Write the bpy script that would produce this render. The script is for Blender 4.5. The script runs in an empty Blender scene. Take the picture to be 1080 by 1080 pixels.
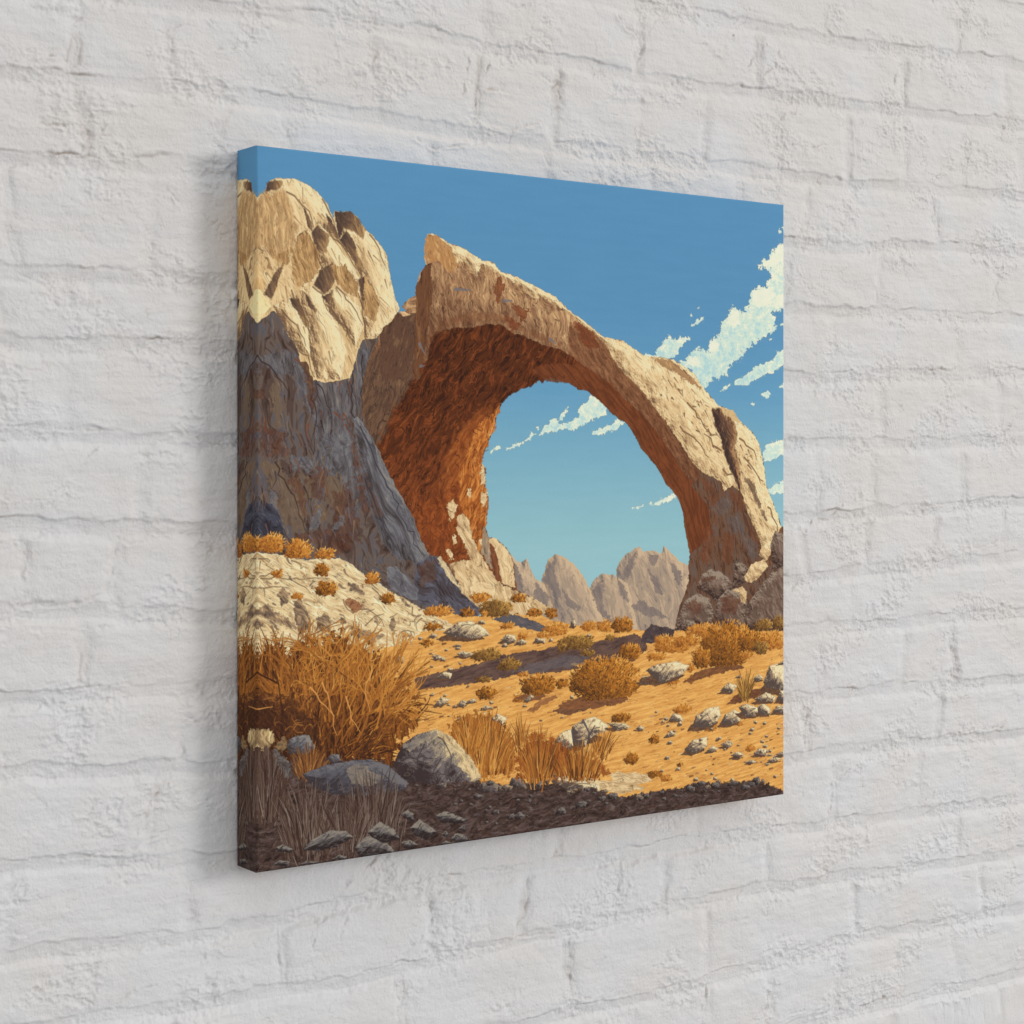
import bpy, math
import numpy as np

# ---------------------------------------------------------------- camera, world, lamps, exposure
SC = bpy.context.scene
H = 0.70                 # side of the square canvas (m)
DEPTH = 0.0415           # depth of the stretched canvas
GAP = 0.003              # between the wall and the back of the canvas
TOP_Z = 1.85             # top edge of the canvas above the floor
F_PX = 1911.0            # focal length in pixels of a 1080 px wide picture
EU = (0.8117, 0.5840)    # wall direction in camera space (right, depth)
LX, LZ = -0.3502, 2.4883 # left front edge of the canvas in camera space, unit H
HOR = 0.4310             # camera height below the top edge, unit H

cam_u = -(LX * EU[0] + LZ * EU[1]) * H
cam_n = (-LX * EU[1] + LZ * EU[0]) * H
cam_data = bpy.data.cameras.new("camera")
cam = bpy.data.objects.new("camera", cam_data)
SC.collection.objects.link(cam)
cam.location = (cam_u, -(cam_n + DEPTH + GAP), TOP_Z - HOR * H)
cam.rotation_euler = (math.radians(90), 0, -math.atan2(EU[1], EU[0]))
cam_data.sensor_width = 36.0
cam_data.lens = 36.0 * F_PX / 1080.0
cam_data.shift_y = -56.0 / 1080.0
cam_data.clip_start = 0.05
cam_data.clip_end = 100.0
SC.camera = cam

world = bpy.data.worlds.new("World")
SC.world = world
world.use_nodes = True
wn, wl = world.node_tree.nodes, world.node_tree.links
wn.clear()
w_out = wn.new("ShaderNodeOutputWorld")
w_bg = wn.new("ShaderNodeBackground")
w_tc = wn.new("ShaderNodeTexCoord")
w_sep = wn.new("ShaderNodeSeparateXYZ")
w_map = wn.new("ShaderNodeMapRange")
w_ramp = wn.new("ShaderNodeValToRGB")
w_map.inputs["From Min"].default_value = -1.0
w_map.inputs["From Max"].default_value = 1.0
w_ramp.color_ramp.elements[0].color = (0.30, 0.30, 0.31, 1)
w_ramp.color_ramp.elements[1].color = (1.0, 0.985, 0.96, 1)
w_bg.inputs["Strength"].default_value = 0.97
wl.new(w_tc.outputs["Generated"], w_sep.inputs[0])
wl.new(w_sep.outputs["Z"], w_map.inputs["Value"])
wl.new(w_map.outputs["Result"], w_ramp.inputs["Fac"])
wl.new(w_ramp.outputs["Color"], w_bg.inputs["Color"])
wl.new(w_bg.outputs["Background"], w_out.inputs["Surface"])

def area_lamp(name, loc, target, size, watts, colour):
    d = bpy.data.lights.new(name, "AREA")
    d.shape = "DISK"
    d.size = size
    d.energy = watts
    d.color = colour
    o = bpy.data.objects.new(name, d)
    SC.collection.objects.link(o)
    o.location = loc
    v = [target[i] - loc[i] for i in range(3)]
    yaw = math.atan2(-v[0], v[1])
    pitch = math.atan2(v[2], math.hypot(v[0], v[1]))
    o.rotation_euler = (math.radians(90) + pitch, 0, yaw)
    return o

area_lamp("key_lamp", (12.0, -12.2, 4.6), (0.35, 0, 1.5), 5.4, 1180.0, (1.0, 0.975, 0.95))

SC.view_settings.view_transform = "Standard"
SC.view_settings.look = "None"
SC.view_settings.exposure = 0.0
SC.view_settings.gamma = 1.0
SC.view_settings.use_curve_mapping = False

# ---------------------------------------------------------------- noise
def _hash(ix, iy, seed):
    h = (ix.astype(np.int64) * 374761393 + iy.astype(np.int64) * 668265263 + seed * 1274126177) & 0xFFFFFFFF
    h = ((h ^ (h >> 13)) * 1274126177) & 0xFFFFFFFF
    return (h ^ (h >> 16)) & 0xFFFF

_A = np.linspace(0, 2 * np.pi, 64, endpoint=False)
_GX, _GY = np.cos(_A).astype(np.float32), np.sin(_A).astype(np.float32)

def pn(x, y, seed=0):
    """gradient noise, about -0.7 .. 0.7"""
    x = np.asarray(x, np.float32); y = np.asarray(y, np.float32)
    fx, fy = np.floor(x), np.floor(y)
    ix, iy = fx.astype(np.int32), fy.astype(np.int32)
    dx, dy = x - fx, y - fy
    def g(ox, oy):
        k = _hash(ix + ox, iy + oy, seed) & 63
        return _GX[k] * (dx - ox) + _GY[k] * (dy - oy)
    u = dx * dx * dx * (dx * (dx * 6 - 15) + 10)
    v = dy * dy * dy * (dy * (dy * 6 - 15) + 10)
    a, b, c, d = g(0, 0), g(1, 0), g(0, 1), g(1, 1)
    return (a + u * (b - a)) * (1 - v) + (c + u * (d - c)) * v

def fbm(x, y, seed=0, octs=4, gain=0.5):
    s, a = 0, 1.0
    for o in range(octs):
        s = s + a * pn(x * 2 ** o, y * 2 ** o, seed + 17 * o)
        a *= gain
    return s

def sstep(a, b, x):
    t = np.clip((x - a) / (b - a), 0, 1)
    return t * t * (3 - 2 * t)

# ---------------------------------------------------------------- the printed picture (flat artwork on the canvas)
# Traced points are written in the pixels of enlarged tiles (4x) of the 1080 px photograph and carried
# to the square print; every area is then filled with procedural brush marks.
NT = 1400
UNIT = 768.0                       # print size in paint units
TILE = {"A": (230, 130), "B": (400, 130), "C": (600, 180), "D": (230, 370), "E": (400, 370), "F": (600, 400),
        "G": (230, 560), "K": (400, 560), "J": (600, 590), "L": (230, 680), "M": (400, 680)}

def px_uv(x, y):
    r = (np.asarray(x, float) - 540.0) / F_PX
    u = (LX - LZ * r) / (EU[1] * r - EU[0])
    return u, (np.asarray(y, float) - 484.0) * (LZ + EU[1] * u) / F_PX + HOR

def T(tile, pts, k=4.0):
    ox, oy = TILE[tile]
    a = np.array(pts, float).reshape(-1, 2)
    u, v = px_uv(ox + a[:, 0] / k, oy + a[:, 1] / k)
    return np.stack([u * UNIT, v * UNIT], 1)

def J(*parts):
    return np.concatenate(parts)

def lin(c):
    c = np.asarray(c, np.float32) / 255.0
    return np.where(c <= 0.04045, c / 12.92, ((c + 0.055) / 1.055) ** 2.4).astype(np.float32)

_c = (np.arange(NT, dtype=np.float32) + 0.5) / NT * UNIT
GXX, GYY = np.meshgrid(_c, _c)
IMG = np.zeros((NT, NT, 3), np.float32)         # sRGB 0..255 while painting
PS = UNIT / NT                                  # paint units per texel
_seed = [100]

def nseed():
    _seed[0] += 7
    return _seed[0]

def window(x0, y0, x1, y1):
    a = max(0, int(x0 / PS)); b = min(NT, int(x1 / PS) + 2)
    c = max(0, int(y0 / PS)); d = min(NT, int(y1 / PS) + 2)
    return slice(c, max(c, d)), slice(a, max(a, b))

def sdf(pts, X, Y):
    d2 = np.full(X.shape, 1e9, np.float32)
    ins = np.zeros(X.shape, bool)
    n = len(pts)
    for i in range(n):
        ax, ay = pts[i]; bx, by = pts[(i + 1) % n]
        ex, ey = bx - ax, by - ay
        L2 = ex * ex + ey * ey + 1e-9
        t = np.clip(((X - ax) * ex + (Y - ay) * ey) / L2, 0, 1)
        q = (X - ax - t * ex) ** 2 + (Y - ay - t * ey) ** 2
        np.minimum(d2, q, out=d2)
        if ay != by:
            c = ((ay > Y) != (by > Y)) & (X < ex * (Y - ay) / (by - ay) + ax)
            ins ^= c
    d = np.sqrt(d2)
    return np.where(ins, -d, d)

def brush(X, Y, pal, ang=0.0, L=30.0, W=9.0, warp=0.5, bias=None, ink=0.35, inkw=0.045, crisp=0.5, gain=0.95, curl=0.0, seed=None):
    """posterised brush marks: palette from dark to light, marks run along ang (radians, y down)"""
    s = nseed() if seed is None else seed
    ca, sa = math.cos(ang), math.sin(ang)
    x, y = X * ca + Y * sa, -X * sa + Y * ca
    wx = pn(x / (L * 1.3), y / (W * 2.6), s); wy = pn(x / (L * 1.1), y / (W * 3.2), s + 1)
    x = x + wx * L * 0.8 * warp; y = y + wy * W * 2.6 * warp
    if curl:
        x = x + curl * W * pn(x / (W * 1.2), y / (W * 1.2), s + 8); y = y + curl * W * pn(x / (W * 1.1), y / (W * 1.1), s + 9)
    n = pn(x / L, y / W, s + 2) * 0.66 + pn(x / (L * 0.42), y / (W * 0.40), s + 3) * 0.52 + pn(x / (L * .2), y / (W * .22), s + 4) * 0.30
    t = 0.5 + gain * n
    if bias is not None:
        t = t + bias
    pal = np.asarray(pal, np.float32)
    k = len(pal)
    tt = np.clip(t, 0, 0.9999) * (k - 1)
    i = np.floor(tt).astype(int)
    f = sstep(0.5 - crisp / 2 - 0.01, 0.5 + crisp / 2 + 0.01, tt - i)[..., None]
    col = pal[i] * (1 - f) + pal[np.minimum(i + 1, k - 1)] * f
    if ink:
        m = pn(x / (L * 0.8), y / (W * 0.62), s + 5)
        g = np.clip(0.5 + 1.6 * pn(x / (L * .6), y / (W * 2), s + 6), 0, 1)
        ln = (1 - sstep(inkw * 0.4, inkw * 1.6, np.abs(m))) * g * ink
        col = col * (1 - ln[..., None] * 0.75) + pal[0] * 0.75 * ln[..., None] * 0.55
        hl = (1 - sstep(inkw * 0.4, inkw * 1.5, np.abs(m - 0.09))) * g * ink * 0.45
        col = col + (pal[-1] - col) * hl[..., None]
    return col

def area(pts, pal, rough=1.6, rs=9.0, soft=0.7, alpha=1.0, shade=None, edge=None, form=None, **kw):
    """fill a traced outline; shade = (dx, dy, strength) leans the tones, edge = (colour, width, strength) rims it"""
    pts = np.asarray(pts, float)
    mg = 3 * rough + 3
    sl = window(pts[:, 0].min() - mg, pts[:, 1].min() - mg, pts[:, 0].max() + mg, pts[:, 1].max() + mg)
    X, Y = GXX[sl], GYY[sl]
    if X.size == 0:
        return
    s = nseed()
    d = sdf(pts, X, Y)
    if rough:
        d = d + rough * (1.3 * pn(X / rs, Y / rs, s) + 0.8 * pn(X / (rs * .38), Y / (rs * .38), s + 1) + 0.4 * pn(X / (rs * .15), Y / (rs * .15), s + 2))
    a = np.clip(0.5 - d / soft, 0, 1) * alpha
    bias = None
    if shade:
        cx, cy = pts.mean(0)
        w = max(np.ptp(pts[:, 0]), np.ptp(pts[:, 1])) / 2 + 1e-6
        bias = ((X - cx) * shade[0] + (Y - cy) * shade[1]) / w * shade[2]
    if "bias" in kw:
        b2 = kw.pop("bias")
        b2 = b2(X, Y) if callable(b2) else b2
        bias = b2 if bias is None else bias + b2
    if form:                                        # a rounded body: tones turn from the lit to the far side
        ds = d + 1.6 * pn(X / (form[0] * .5), Y / (form[0] * .5), s + 5) * form[0] * 0.12
        gy_, gx_ = np.gradient(ds, PS)
        b3 = form[3] * (gx_ * form[1] + gy_ * form[2]).astype(np.float32) * np.clip(1 + d / form[0], 0, 1) ** 1.2
        bias = b3 if bias is None else bias + b3
    col = brush(X, Y, pal, bias=bias, **kw)
    if edge:
        e = (1 - sstep(0, edge[1], -d)) * edge[2]
        col = col + (np.asarray(edge[0], np.float32) - col) * e[..., None]
    IMG[sl] = IMG[sl] * (1 - a[..., None]) + col * a[..., None]

def line(pts, w0, w1, col, alpha=1.0):
    """tapered brush line along points in paint units"""
    pts = np.asarray(pts, float)
    mg = max(w0, w1) + 1.5
    sl = window(pts[:, 0].min() - mg, pts[:, 1].min() - mg, pts[:, 0].max() + mg, pts[:, 1].max() + mg)
    X, Y = GXX[sl], GYY[sl]
    if X.size == 0:
        return
    best = np.full(X.shape, 9.0, np.float32)
    n = len(pts) - 1
    for i in range(n):
        ax, ay = pts[i]; ex, ey = pts[i + 1] - pts[i]
        t = np.clip(((X - ax) * ex + (Y - ay) * ey) / (ex * ex + ey * ey + 1e-9), 0, 1)
        w = w0 + (w1 - w0) * (i + t) / n
        np.minimum(best, np.sqrt((X - ax - t * ex) ** 2 + (Y - ay - t * ey) ** 2) - w * 0.5, out=best)
    a = np.clip(0.5 - best / 0.6, 0, 1)[..., None] * alpha
    IMG[sl] = IMG[sl] * (1 - a) + np.asarray(col, np.float32) * a

rg = np.random.default_rng(4)

def crack(pts, w=2.0, col=(80, 55, 42), alpha=0.9, jit=1.2):
    """a drawn crack: densified, jittered line"""
    pts = np.asarray(pts, float)
    out = [pts[0]]
    for a, b in zip(pts[:-1], pts[1:]):
        k = max(2, int(np.hypot(*(b - a)) / 7))
        for i in range(1, k + 1):
            out.append(a + (b - a) * i / k + rg.normal(0, jit, 2) * (i < k))
    line(out, w, w * 0.4, col, alpha)

def pick(pal, t, spread=0.18):
    t = np.clip(t + rg.normal(0, spread), 0, 0.999)
    k = t * (len(pal) - 1); i = int(k)
    return np.asarray(pal[i], float) * (1 - (k - i)) + np.asarray(pal[min(i + 1, len(pal) - 1)], float) * (k - i)

def blades(x0, x1, ybase, hmax, n, pal, lean=0.0, fan=0.9, w=1.5, dome=True, yj=4.0, tone=None, hmin=0.45):
    """a tuft of dry stems fanning up from a base line (paint units)"""
    cx, hw = (x0 + x1) / 2, (x1 - x0) / 2
    items = []
    for k in range(n):
        a = rg.uniform(-1, 1)
        h = hmax * (math.sqrt(max(0.05, 1 - (a * 0.93) ** 2)) if dome else 1) * rg.uniform(hmin, 1.0)
        items.append((rg.random(), a, h))
    for z, a, h in items:
        bx = cx + a * hw * rg.uniform(0.35, 1.0) * 0.75; by = ybase + rg.normal(0, yj)
        dx = (a * fan + lean + rg.normal(0, 0.22)) * h * 0.62
        bend = rg.normal(0, 0.13) * h
        ts = np.linspace(0, 1, 6)
        px = bx + dx * ts ** 1.25 + bend * ts * (1 - ts)
        py = by - h * ts + 0.10 * h * abs(a) * ts ** 2
        lo = rg.uniform(0, 0.45) if rg.random() < 0.6 else 0
        m = ts >= lo - 0.2
        if m.sum() < 2:
            continue
        tn = (0.15 + 0.75 * z) if tone is None else tone(px[-1], py[-1], z)
        line(np.stack([px[m], py[m]], 1), w * rg.uniform(0.8, 1.3), w * 0.35, pick(pal, tn))

def shrub(cx, cy, w, h, pal, n=None, shadow=None):
    """a round dry bush: dark mass, then dabs of leaf and twig, lit from the upper right"""
    th = np.linspace(0, 2 * np.pi, 22, endpoint=False)
    rr = 1 + 0.10 * rg.normal(size=22)
    pts = np.stack([cx + w / 2 * rr * np.cos(th), cy + h / 2 * rr * np.sin(th)], 1)
    pts[:, 1] = np.minimum(pts[:, 1], cy + h * 0.42)
    if shadow:
        sx, sy = shadow
        sp = np.stack([cx - sx * 0.45 + (w * 0.5) * np.cos(th), cy + h * 0.40 + sy * 0.25 + sy * 0.5 * np.sin(th)], 1)
        area(sp, [(104, 66, 44), (126, 82, 52), (150, 96, 56)], rough=2.0, rs=8, L=16, W=4, ink=0.3)
    area(pts, [pal[0], pal[1], pal[2], pal[2]], rough=2.6, rs=5, L=6, W=3.5, ink=0.3, shade=(0.6, -0.7, 0.22))
    n = n or int(w * h / 7)
    for k in range(n):
        a, r = rg.uniform(0, 2 * np.pi), math.sqrt(rg.random())
        x, y = cx + w / 2 * r * math.cos(a) * 1.03, cy + h / 2 * r * math.sin(a) * 1.05 - h * 0.03
        if y > cy + h * 0.42:
            continue
        lit = 0.50 + 0.38 * (x - cx) / (w / 2) - 0.40 * (y - cy) / (h / 2)
        cl = 0.28 * float(pn(np.float32(x / (0.16 * w + 2)), np.float32(y / (0.16 * w + 2)), 77))
        ang = math.atan2(y - (cy + h * .55), (x - cx) * 1.2) + rg.normal(0, 0.45)
        ln = rg.uniform(1.6, 4.2) * (0.6 + 0.4 * min(1, w / 60))
        line([(x, y), (x + ln * math.cos(ang), y + ln * math.sin(ang))], rg.uniform(1.0, 1.8), 0.5, pick(pal, lit + cl, 0.14))

STONE = [(84, 70, 62), (122, 106, 94), (180, 156, 124), (220, 196, 152), (238, 218, 174)]
STONE_SH = [(42, 32, 30), (62, 52, 49), (84, 75, 72), (106, 98, 94), (130, 121, 114)]

def stone(pts, pal=STONE, light=(0.75, -0.66), k=0.55, cracks=2, shadow=True, **kw):
    """a rock with lit and shaded facets"""
    pts = np.asarray(pts, float)
    c = pts.mean(0); sz = np.ptp(pts, axis=0)
    if shadow:
        sp = (pts - c) * [1.05, 0.55] + c + [-sz[0] * 0.14, sz[1] * 0.34]
        area(sp, [(86, 62, 48), (112, 80, 56)], rough=1.0, rs=5, L=8, W=3, ink=0.2)
    area(pts, pal, rough=0.9, rs=5, L=max(5, sz[0] * 0.30), W=max(2.5, sz[1] * 0.17), ang=rg.uniform(-0.7, -0.2), shade=(light[0], light[1], k), crisp=0.25,
         ink=0.4, inkw=0.04, gain=0.7, edge=(pal[0], 0.9, 0.30), form=(max(3, min(sz) * .5), light[0], light[1], .6), **kw)
    for _ in range(cracks):
        a = pts[rg.integers(len(pts))] * 0.6 + c * 0.4
        b = c + rg.normal(0, 0.16, 2) * sz
        crack([a, b], 1.1, pal[0], 0.7, 0.6)

def pebble(cx, cy, w, h, pal=STONE, **kw):
    th = np.linspace(0, 2 * np.pi, 9, endpoint=False) + rg.uniform(0, 1)
    rr = 1 + 0.16 * rg.normal(size=9)
    stone(np.stack([cx + w / 2 * rr * np.cos(th), cy + h / 2 * rr * np.sin(th)], 1), pal, cracks=1 if w > 8 else 0, **kw)

# ---- sky
v = GYY / UNIT
stops = np.array([0, .2, .32, .40, .48, .57, 1])
sky = np.array([(86, 140, 180), (88, 142, 181), (99, 153, 187), (115, 166, 190), (131, 178, 193), (145, 189, 196), (150, 192, 198)], np.float32)
for c in range(3):
    IMG[..., c] = np.interp(v, stops, sky[:, c])
IMG += (2.2 * fbm(GXX / 60, GYY / 9, 3, 3) + 1.2 * pn(GXX / 3.0, GYY / 2.2, 9))[..., None]

# ---- clouds
CL = [(158, 198, 206), (178, 211, 210), (202, 222, 208), (228, 231, 207), (246, 241, 212)]
def cloud(pts, k=0.20, rough=4.5, tone=0.0):
    area(pts, CL, rough=rough, rs=7, soft=1.2, L=11, W=9, ink=0, curl=.3, warp=.3, shade=(0.15, -0.8, k), crisp=0.5, gain=0.6,
         bias=lambda X, Y: tone + 0 * X, edge=((250, 245, 218), 4.0, 0.35))
cloud(T("C", [(925,300),(880,312),(852,360),(795,402),(848,418),(850,450),(825,490),(770,500),(762,560),(730,600),(692,572),(668,612),(640,650),(635,692),(600,705),(588,762),(540,745),(510,775),(465,812),(520,850),(556,910),(582,918),(600,880),(670,862),(680,810),(722,800),(742,760),(790,722),(830,700),(875,660),(872,620),(858,596),(925,580)]), rough=6)
for p in [[(905,300),(875,325),(852,365),(810,400),(850,408),(900,380),(925,340)], [(775,505),(768,560),(800,580),(850,560),(870,520),(830,495)], [(690,580),(665,640),(690,665),(725,640),(720,600)], [(880,530),(872,570),(925,575),(925,520)], [(600,710),(590,765),(620,770),(640,730)], [(510,780),(490,820),(540,830),(560,790)]]:
    area(T("C", p), CL[2:], rough=3.5, rs=6, soft=2.0, alpha=0.85, L=10, W=8, ink=0, gain=0.7, bias=lambda X, Y: 0.2 + 0 * X)
cloud(T("C", [(360,800),(368,752),(400,722),(425,690),(440,712),(492,695),(508,710),(470,742),(440,800)]), rough=4)
cloud(T("C", [(300,790),(325,770),(350,778),(380,790),(380,820)]), rough=3)
for p in [[(512,656),(540,630),(572,613),(562,636),(530,655)], [(696,905),(702,880),(740,865),(800,820),(860,800),(880,762),(920,752),(920,808),(860,852),(790,876),(760,905)],
          [(636,932),(660,905),(682,898),(672,924)], [(812,942),(840,928),(860,945),(832,962)], [(884,912),(920,888),(920,928)], [(886,652),(920,628),(920,656)], [(882,258),(890,246),(898,256),(890,266)],
          [(512,608),(517,603),(521,610),(515,614)], [(542,580),(548,574),(552,580),(546,585)], [(845,712),(855,706),(857,716)], [(768,986),(776,978),(782,985),(775,992)], [(898,240),(920,228),(920,246)]]:
    cloud(T("C", p), rough=2.5, tone=-0.05)
for p in [[(818,312),(830,280),(870,262),(925,246),(925,308),(860,340),(824,346)], [(834,472),(860,447),(925,422),(925,472),(860,486)],
          [(352,532),(380,508),(440,488),(456,500),(420,515),(372,530)], [(334,526),(350,517),(354,530)], [(262,546),(285,536),(312,535),(290,545)]]:
    cloud(T("F", p), rough=2.8, tone=0.05)
for p in [[(678,352),(690,320),(740,288),(770,310),(800,300),(842,280),(840,240),(880,212),(890,182),(920,190),(962,240),(960,270),(900,290),(860,312),(820,336),(780,330),(720,342)], [(760,292),(765,265),(796,238),(792,262),(770,292)],
          [(898,350),(930,325),(980,310),(1010,290),(1040,300),(1000,335),(930,357)], [(660,322),(690,308),(670,326)], [(616,380),(640,345),(656,350),(640,375)], [(538,416),(580,390),(606,388),(590,402),(550,416)], [(460,432),(500,400),(508,408),(470,430)]]:
    cloud(T("E", p), rough=3.2, tone=0.0)

# ---- far hills
HILL = [(114, 105, 102), (140, 125, 115), (164, 144, 124), (184, 160, 134), (202, 176, 144)]
def hill(pts, **kw):
    area(pts, HILL, rough=1.2, rs=8, L=34, W=9, ang=1.15, ink=0.4, inkw=.03, crisp=0.4, gain=0.6, form=(22, .85, -.3, .55), bias=lambda X, Y: .08 + 0 * X, **kw)
hill(T("F", [(198,805),(215,770),(240,740),(275,715),(300,706),(312,726),(350,720),(390,735),(400,706),(432,732),(470,770),(520,795),(520,1120),(250,1120)]), edge=((205,172,130), 3, .35))
hill(T("F", [(86,885),(110,840),(140,820),(190,825),(212,840),(250,862),(270,950),(300,1100),(-150,1100),(60,960)]), edge=((196,166,132), 3, .3))
hill(T("E", [(555,860),(580,888),(600,890),(625,876),(642,930),(660,965),(700,980),(740,1010),(775,1060),(790,1190),(555,1190)]))
hill(T("E", [(682,968),(700,920),(710,882),(745,857),(790,875),(822,900),(852,940),(882,990),(920,1060),(960,1190),(770,1190),(700,985)]), edge=((215,172,118), 5, .35))
for p in [[(228,810),(255,760),(280,735),(270,790),(250,850)], [(340,740),(380,745),(360,790),(338,770)], [(420,760),(470,810),(480,880),(450,850)], [(262,960),(300,930),(380,975),(420,1010),(330,1000)], [(95,900),(125,860),(150,870),(140,950),(180,1020),(130,990)],
          [(330,800),(370,840),(400,920),(370,900)], [(205,840),(240,880),(252,950),(215,900)]]:
    area(T("F", p), [(112,102,100),(130,116,110)], rough=3.0, rs=6, L=18, W=5, ang=1.2, ink=.2, alpha=.75)
for p in [[(690,970),(715,900),(745,880),(735,940),(760,990),(770,1050),(720,1000)], [(570,890),(600,960),(620,1060),(570,1040)], [(770,1000),(800,1040),(860,1090),(800,1090)], [(660,980),(720,1040),(700,1090),(650,1060)]]:
    area(T("E", p), [(114,104,102),(132,118,110)], rough=2.5, rs=6, L=18, W=5, ang=1.2, ink=.2, alpha=.75)

# ---- desert floor
SAND = [(160, 106, 54), (195, 135, 68), (216, 157, 82), (230, 175, 96), (240, 194, 120)]
area(J(T("G", [(-60,430),(300,440),(700,400),(900,340)]), T("K", [(240,318),(420,360),(560,315),(640,328),(720,375),(830,398),(1080,415)]), T("J", [(300,298),(450,300),(560,290),(940,250),(940,1200),(-200,1300)]), T("L", [(-60,1100)])),
     SAND, rough=1.0, L=36, W=3.6, ang=-0.13, ink=0.35, inkw=0.03, crisp=0.7, gain=0.62, warp=.35, bias=lambda X, Y: .06 + 0 * X)
for k in range(900):                                             # little scuffs and ripples of the sand
    x, y = rg.uniform(190, 770), rg.uniform(545, 735)
    ln = rg.uniform(2, 13)
    line([(x, y), (x + ln * .5, y - ln * .03 + rg.normal(0, .8)), (x + ln, y - ln * .14)], rg.uniform(.8, 1.8), .4, pick(SAND, rg.choice([0.08, 0.25, 0.95])), .75)
SHADE = [(70, 52, 48), (88, 66, 60), (102, 78, 68), (118, 90, 76)]
area(J(T("K", [(145,622),(250,600),(330,580),(420,558),(500,530),(600,508),(700,500),(800,468),(900,470),(1000,450),(1060,440)]), T("J", [(290,322),(318,335),(330,380),(300,402),(220,420),(100,430),(0,440)]), T("K", [(850,580),(700,602),(550,612),(400,642),(250,660),(160,672)])),
     SHADE, rough=2.2, rs=10, L=30, W=5, ang=-0.2, ink=0.4)
area(T("K", [(470,372),(560,350),(650,378),(725,412),(705,428),(620,412),(540,395)]), [(78,74,80),(92,88,92),(112,100,96)], rough=2, L=14, W=4, ang=.3, ink=.4)
area(T("K", [(560,590),(640,560),(760,530),(900,520),(860,560),(720,590),(620,605)]), [(84,80,88),(100,92,94),(118,106,104)], rough=3, L=16, W=5, ang=-.3, ink=.4, alpha=.7)

# ---- left cliff: shaded rock first
CLIFF_SH = [(64, 47, 41), (84, 67, 60), (102, 87, 78), (92, 87, 91), (122, 105, 90)]
BLUE = [(62, 55, 55), (80, 74, 76), (96, 93, 97), (114, 112, 115), (136, 130, 124)]
area(T("D", [(40,-200),(600,-120),(692,-76),(670,20),(650,150),(650,280),(690,400),(920,870),(1040,1062),(1000,1100),(890,1128),(830,1098),(700,1034),(560,944),(430,900),(40,890)]), CLIFF_SH, rough=1.5, L=52, W=13, ang=1.45, ink=0.55, crisp=0.25, gain=1.1, curl=0.5)
for p in [[(405,140),(560,120),(600,0),(665,0),(625,60),(610,150),(605,280),(580,290),(560,420),(560,520),(400,520),(410,300)], [(340,0),(345,60),(400,190),(405,280),(380,260),(330,120),(200,60),(160,90),(160,10)], [(480,420),(600,430),(640,640),(560,700),(520,560),(400,500)]]:
    area(T("D", p), BLUE, rough=6, rs=16, L=34, W=7, ang=1.4, ink=.6, crisp=.3, curl=.4, alpha=.75, soft=3)
for p in [[(300,540),(350,520),(380,640),(360,760),(310,640)], [(440,540),(500,520),(540,600),(520,690),(460,640)], [(400,660),(440,620),(470,700),(430,740)], [(230,120),(270,130),(260,320),(225,250)], [(170,460),(260,470),(330,640),(330,770),(280,740),(240,600)], [(355,520),(400,540),(390,620),(365,610)], [(130,230),(150,180),(160,300),(135,330)]]:
    area(T("D", p), [(92,74,62),(112,92,74),(132,110,84)], rough=5, rs=12, L=24, W=6, ang=1.35, ink=.5, alpha=.85)
for p in [[(300,520),(360,540),(370,700),(330,640)], [(380,480),(460,500),(450,600),(400,640)], [(480,600),(560,560),(600,800),(520,830),(490,720)], [(330,780),(480,740),(560,840),(480,860)], [(160,300),(260,330),(300,440),(200,440)], [(140,160),(200,170),(190,200),(140,190)], [(560,300),(590,440),(640,700),(600,640),(570,440)], [(350,60),(400,110),(410,240),(395,260)]]:
    area(T("D", p), [(58,32,24),(80,46,34),(100,60,42),(122,74,50)], rough=7, rs=10, soft=3, L=20, W=6, ang=1.35, ink=.5, alpha=.52, curl=.8)
for p in [[(400,690),(430,675),(430,730),(390,760)], [(490,730),(540,680),(530,730),(480,770)], [(300,440),(400,460),(420,510),(320,500)], [(420,360),(560,340),(560,440),(440,440)], [(200,590),(240,600),(270,700),(230,660)]]:
    area(T("D", p), BLUE[1:], rough=5, rs=8, L=14, W=5, ang=1.1, ink=.6, alpha=.8, curl=1)
area(T("D", [(60,680),(165,620),(230,650),(275,730),(280,800),(230,790),(60,780)]), [(44,40,48),(56,54,64),(70,70,82),(90,90,98)], rough=2, L=26, W=7, ang=.9, ink=.5)
for k in range(150):                                            # rust, blue and dark flecks
    a = T("D", [(rg.uniform(60, 600), rg.uniform(0, 840))])[0]
    col = pick([(120, 60, 34), (102, 106, 118), (46, 32, 30), (128, 104, 80)], rg.random(), .3)
    ln = rg.uniform(5, 22); an = 1.4 + rg.normal(0, .35)
    line([a, a + [ln * .5 * math.cos(an) + rg.normal(0, 1.5), ln * .5 * math.sin(an)], a + [ln * math.cos(an), ln * math.sin(an)]], rg.uniform(1, 2.6), .5, col, .75)
for p in [[(370,60),(400,170),(415,300),(400,440)], [(575,20),(560,200),(600,420),(640,640),(620,740)], [(165,20),(240,90),(300,180)], [(240,470),(330,640),(380,770)], [(420,140),(470,240),(480,320)], [(610,20),(600,180),(610,300)], [(640,640),(700,760),(760,870)]]:
    crack(T("D", p), 1.6, (48, 32, 28), .7, 1.8)
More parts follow.
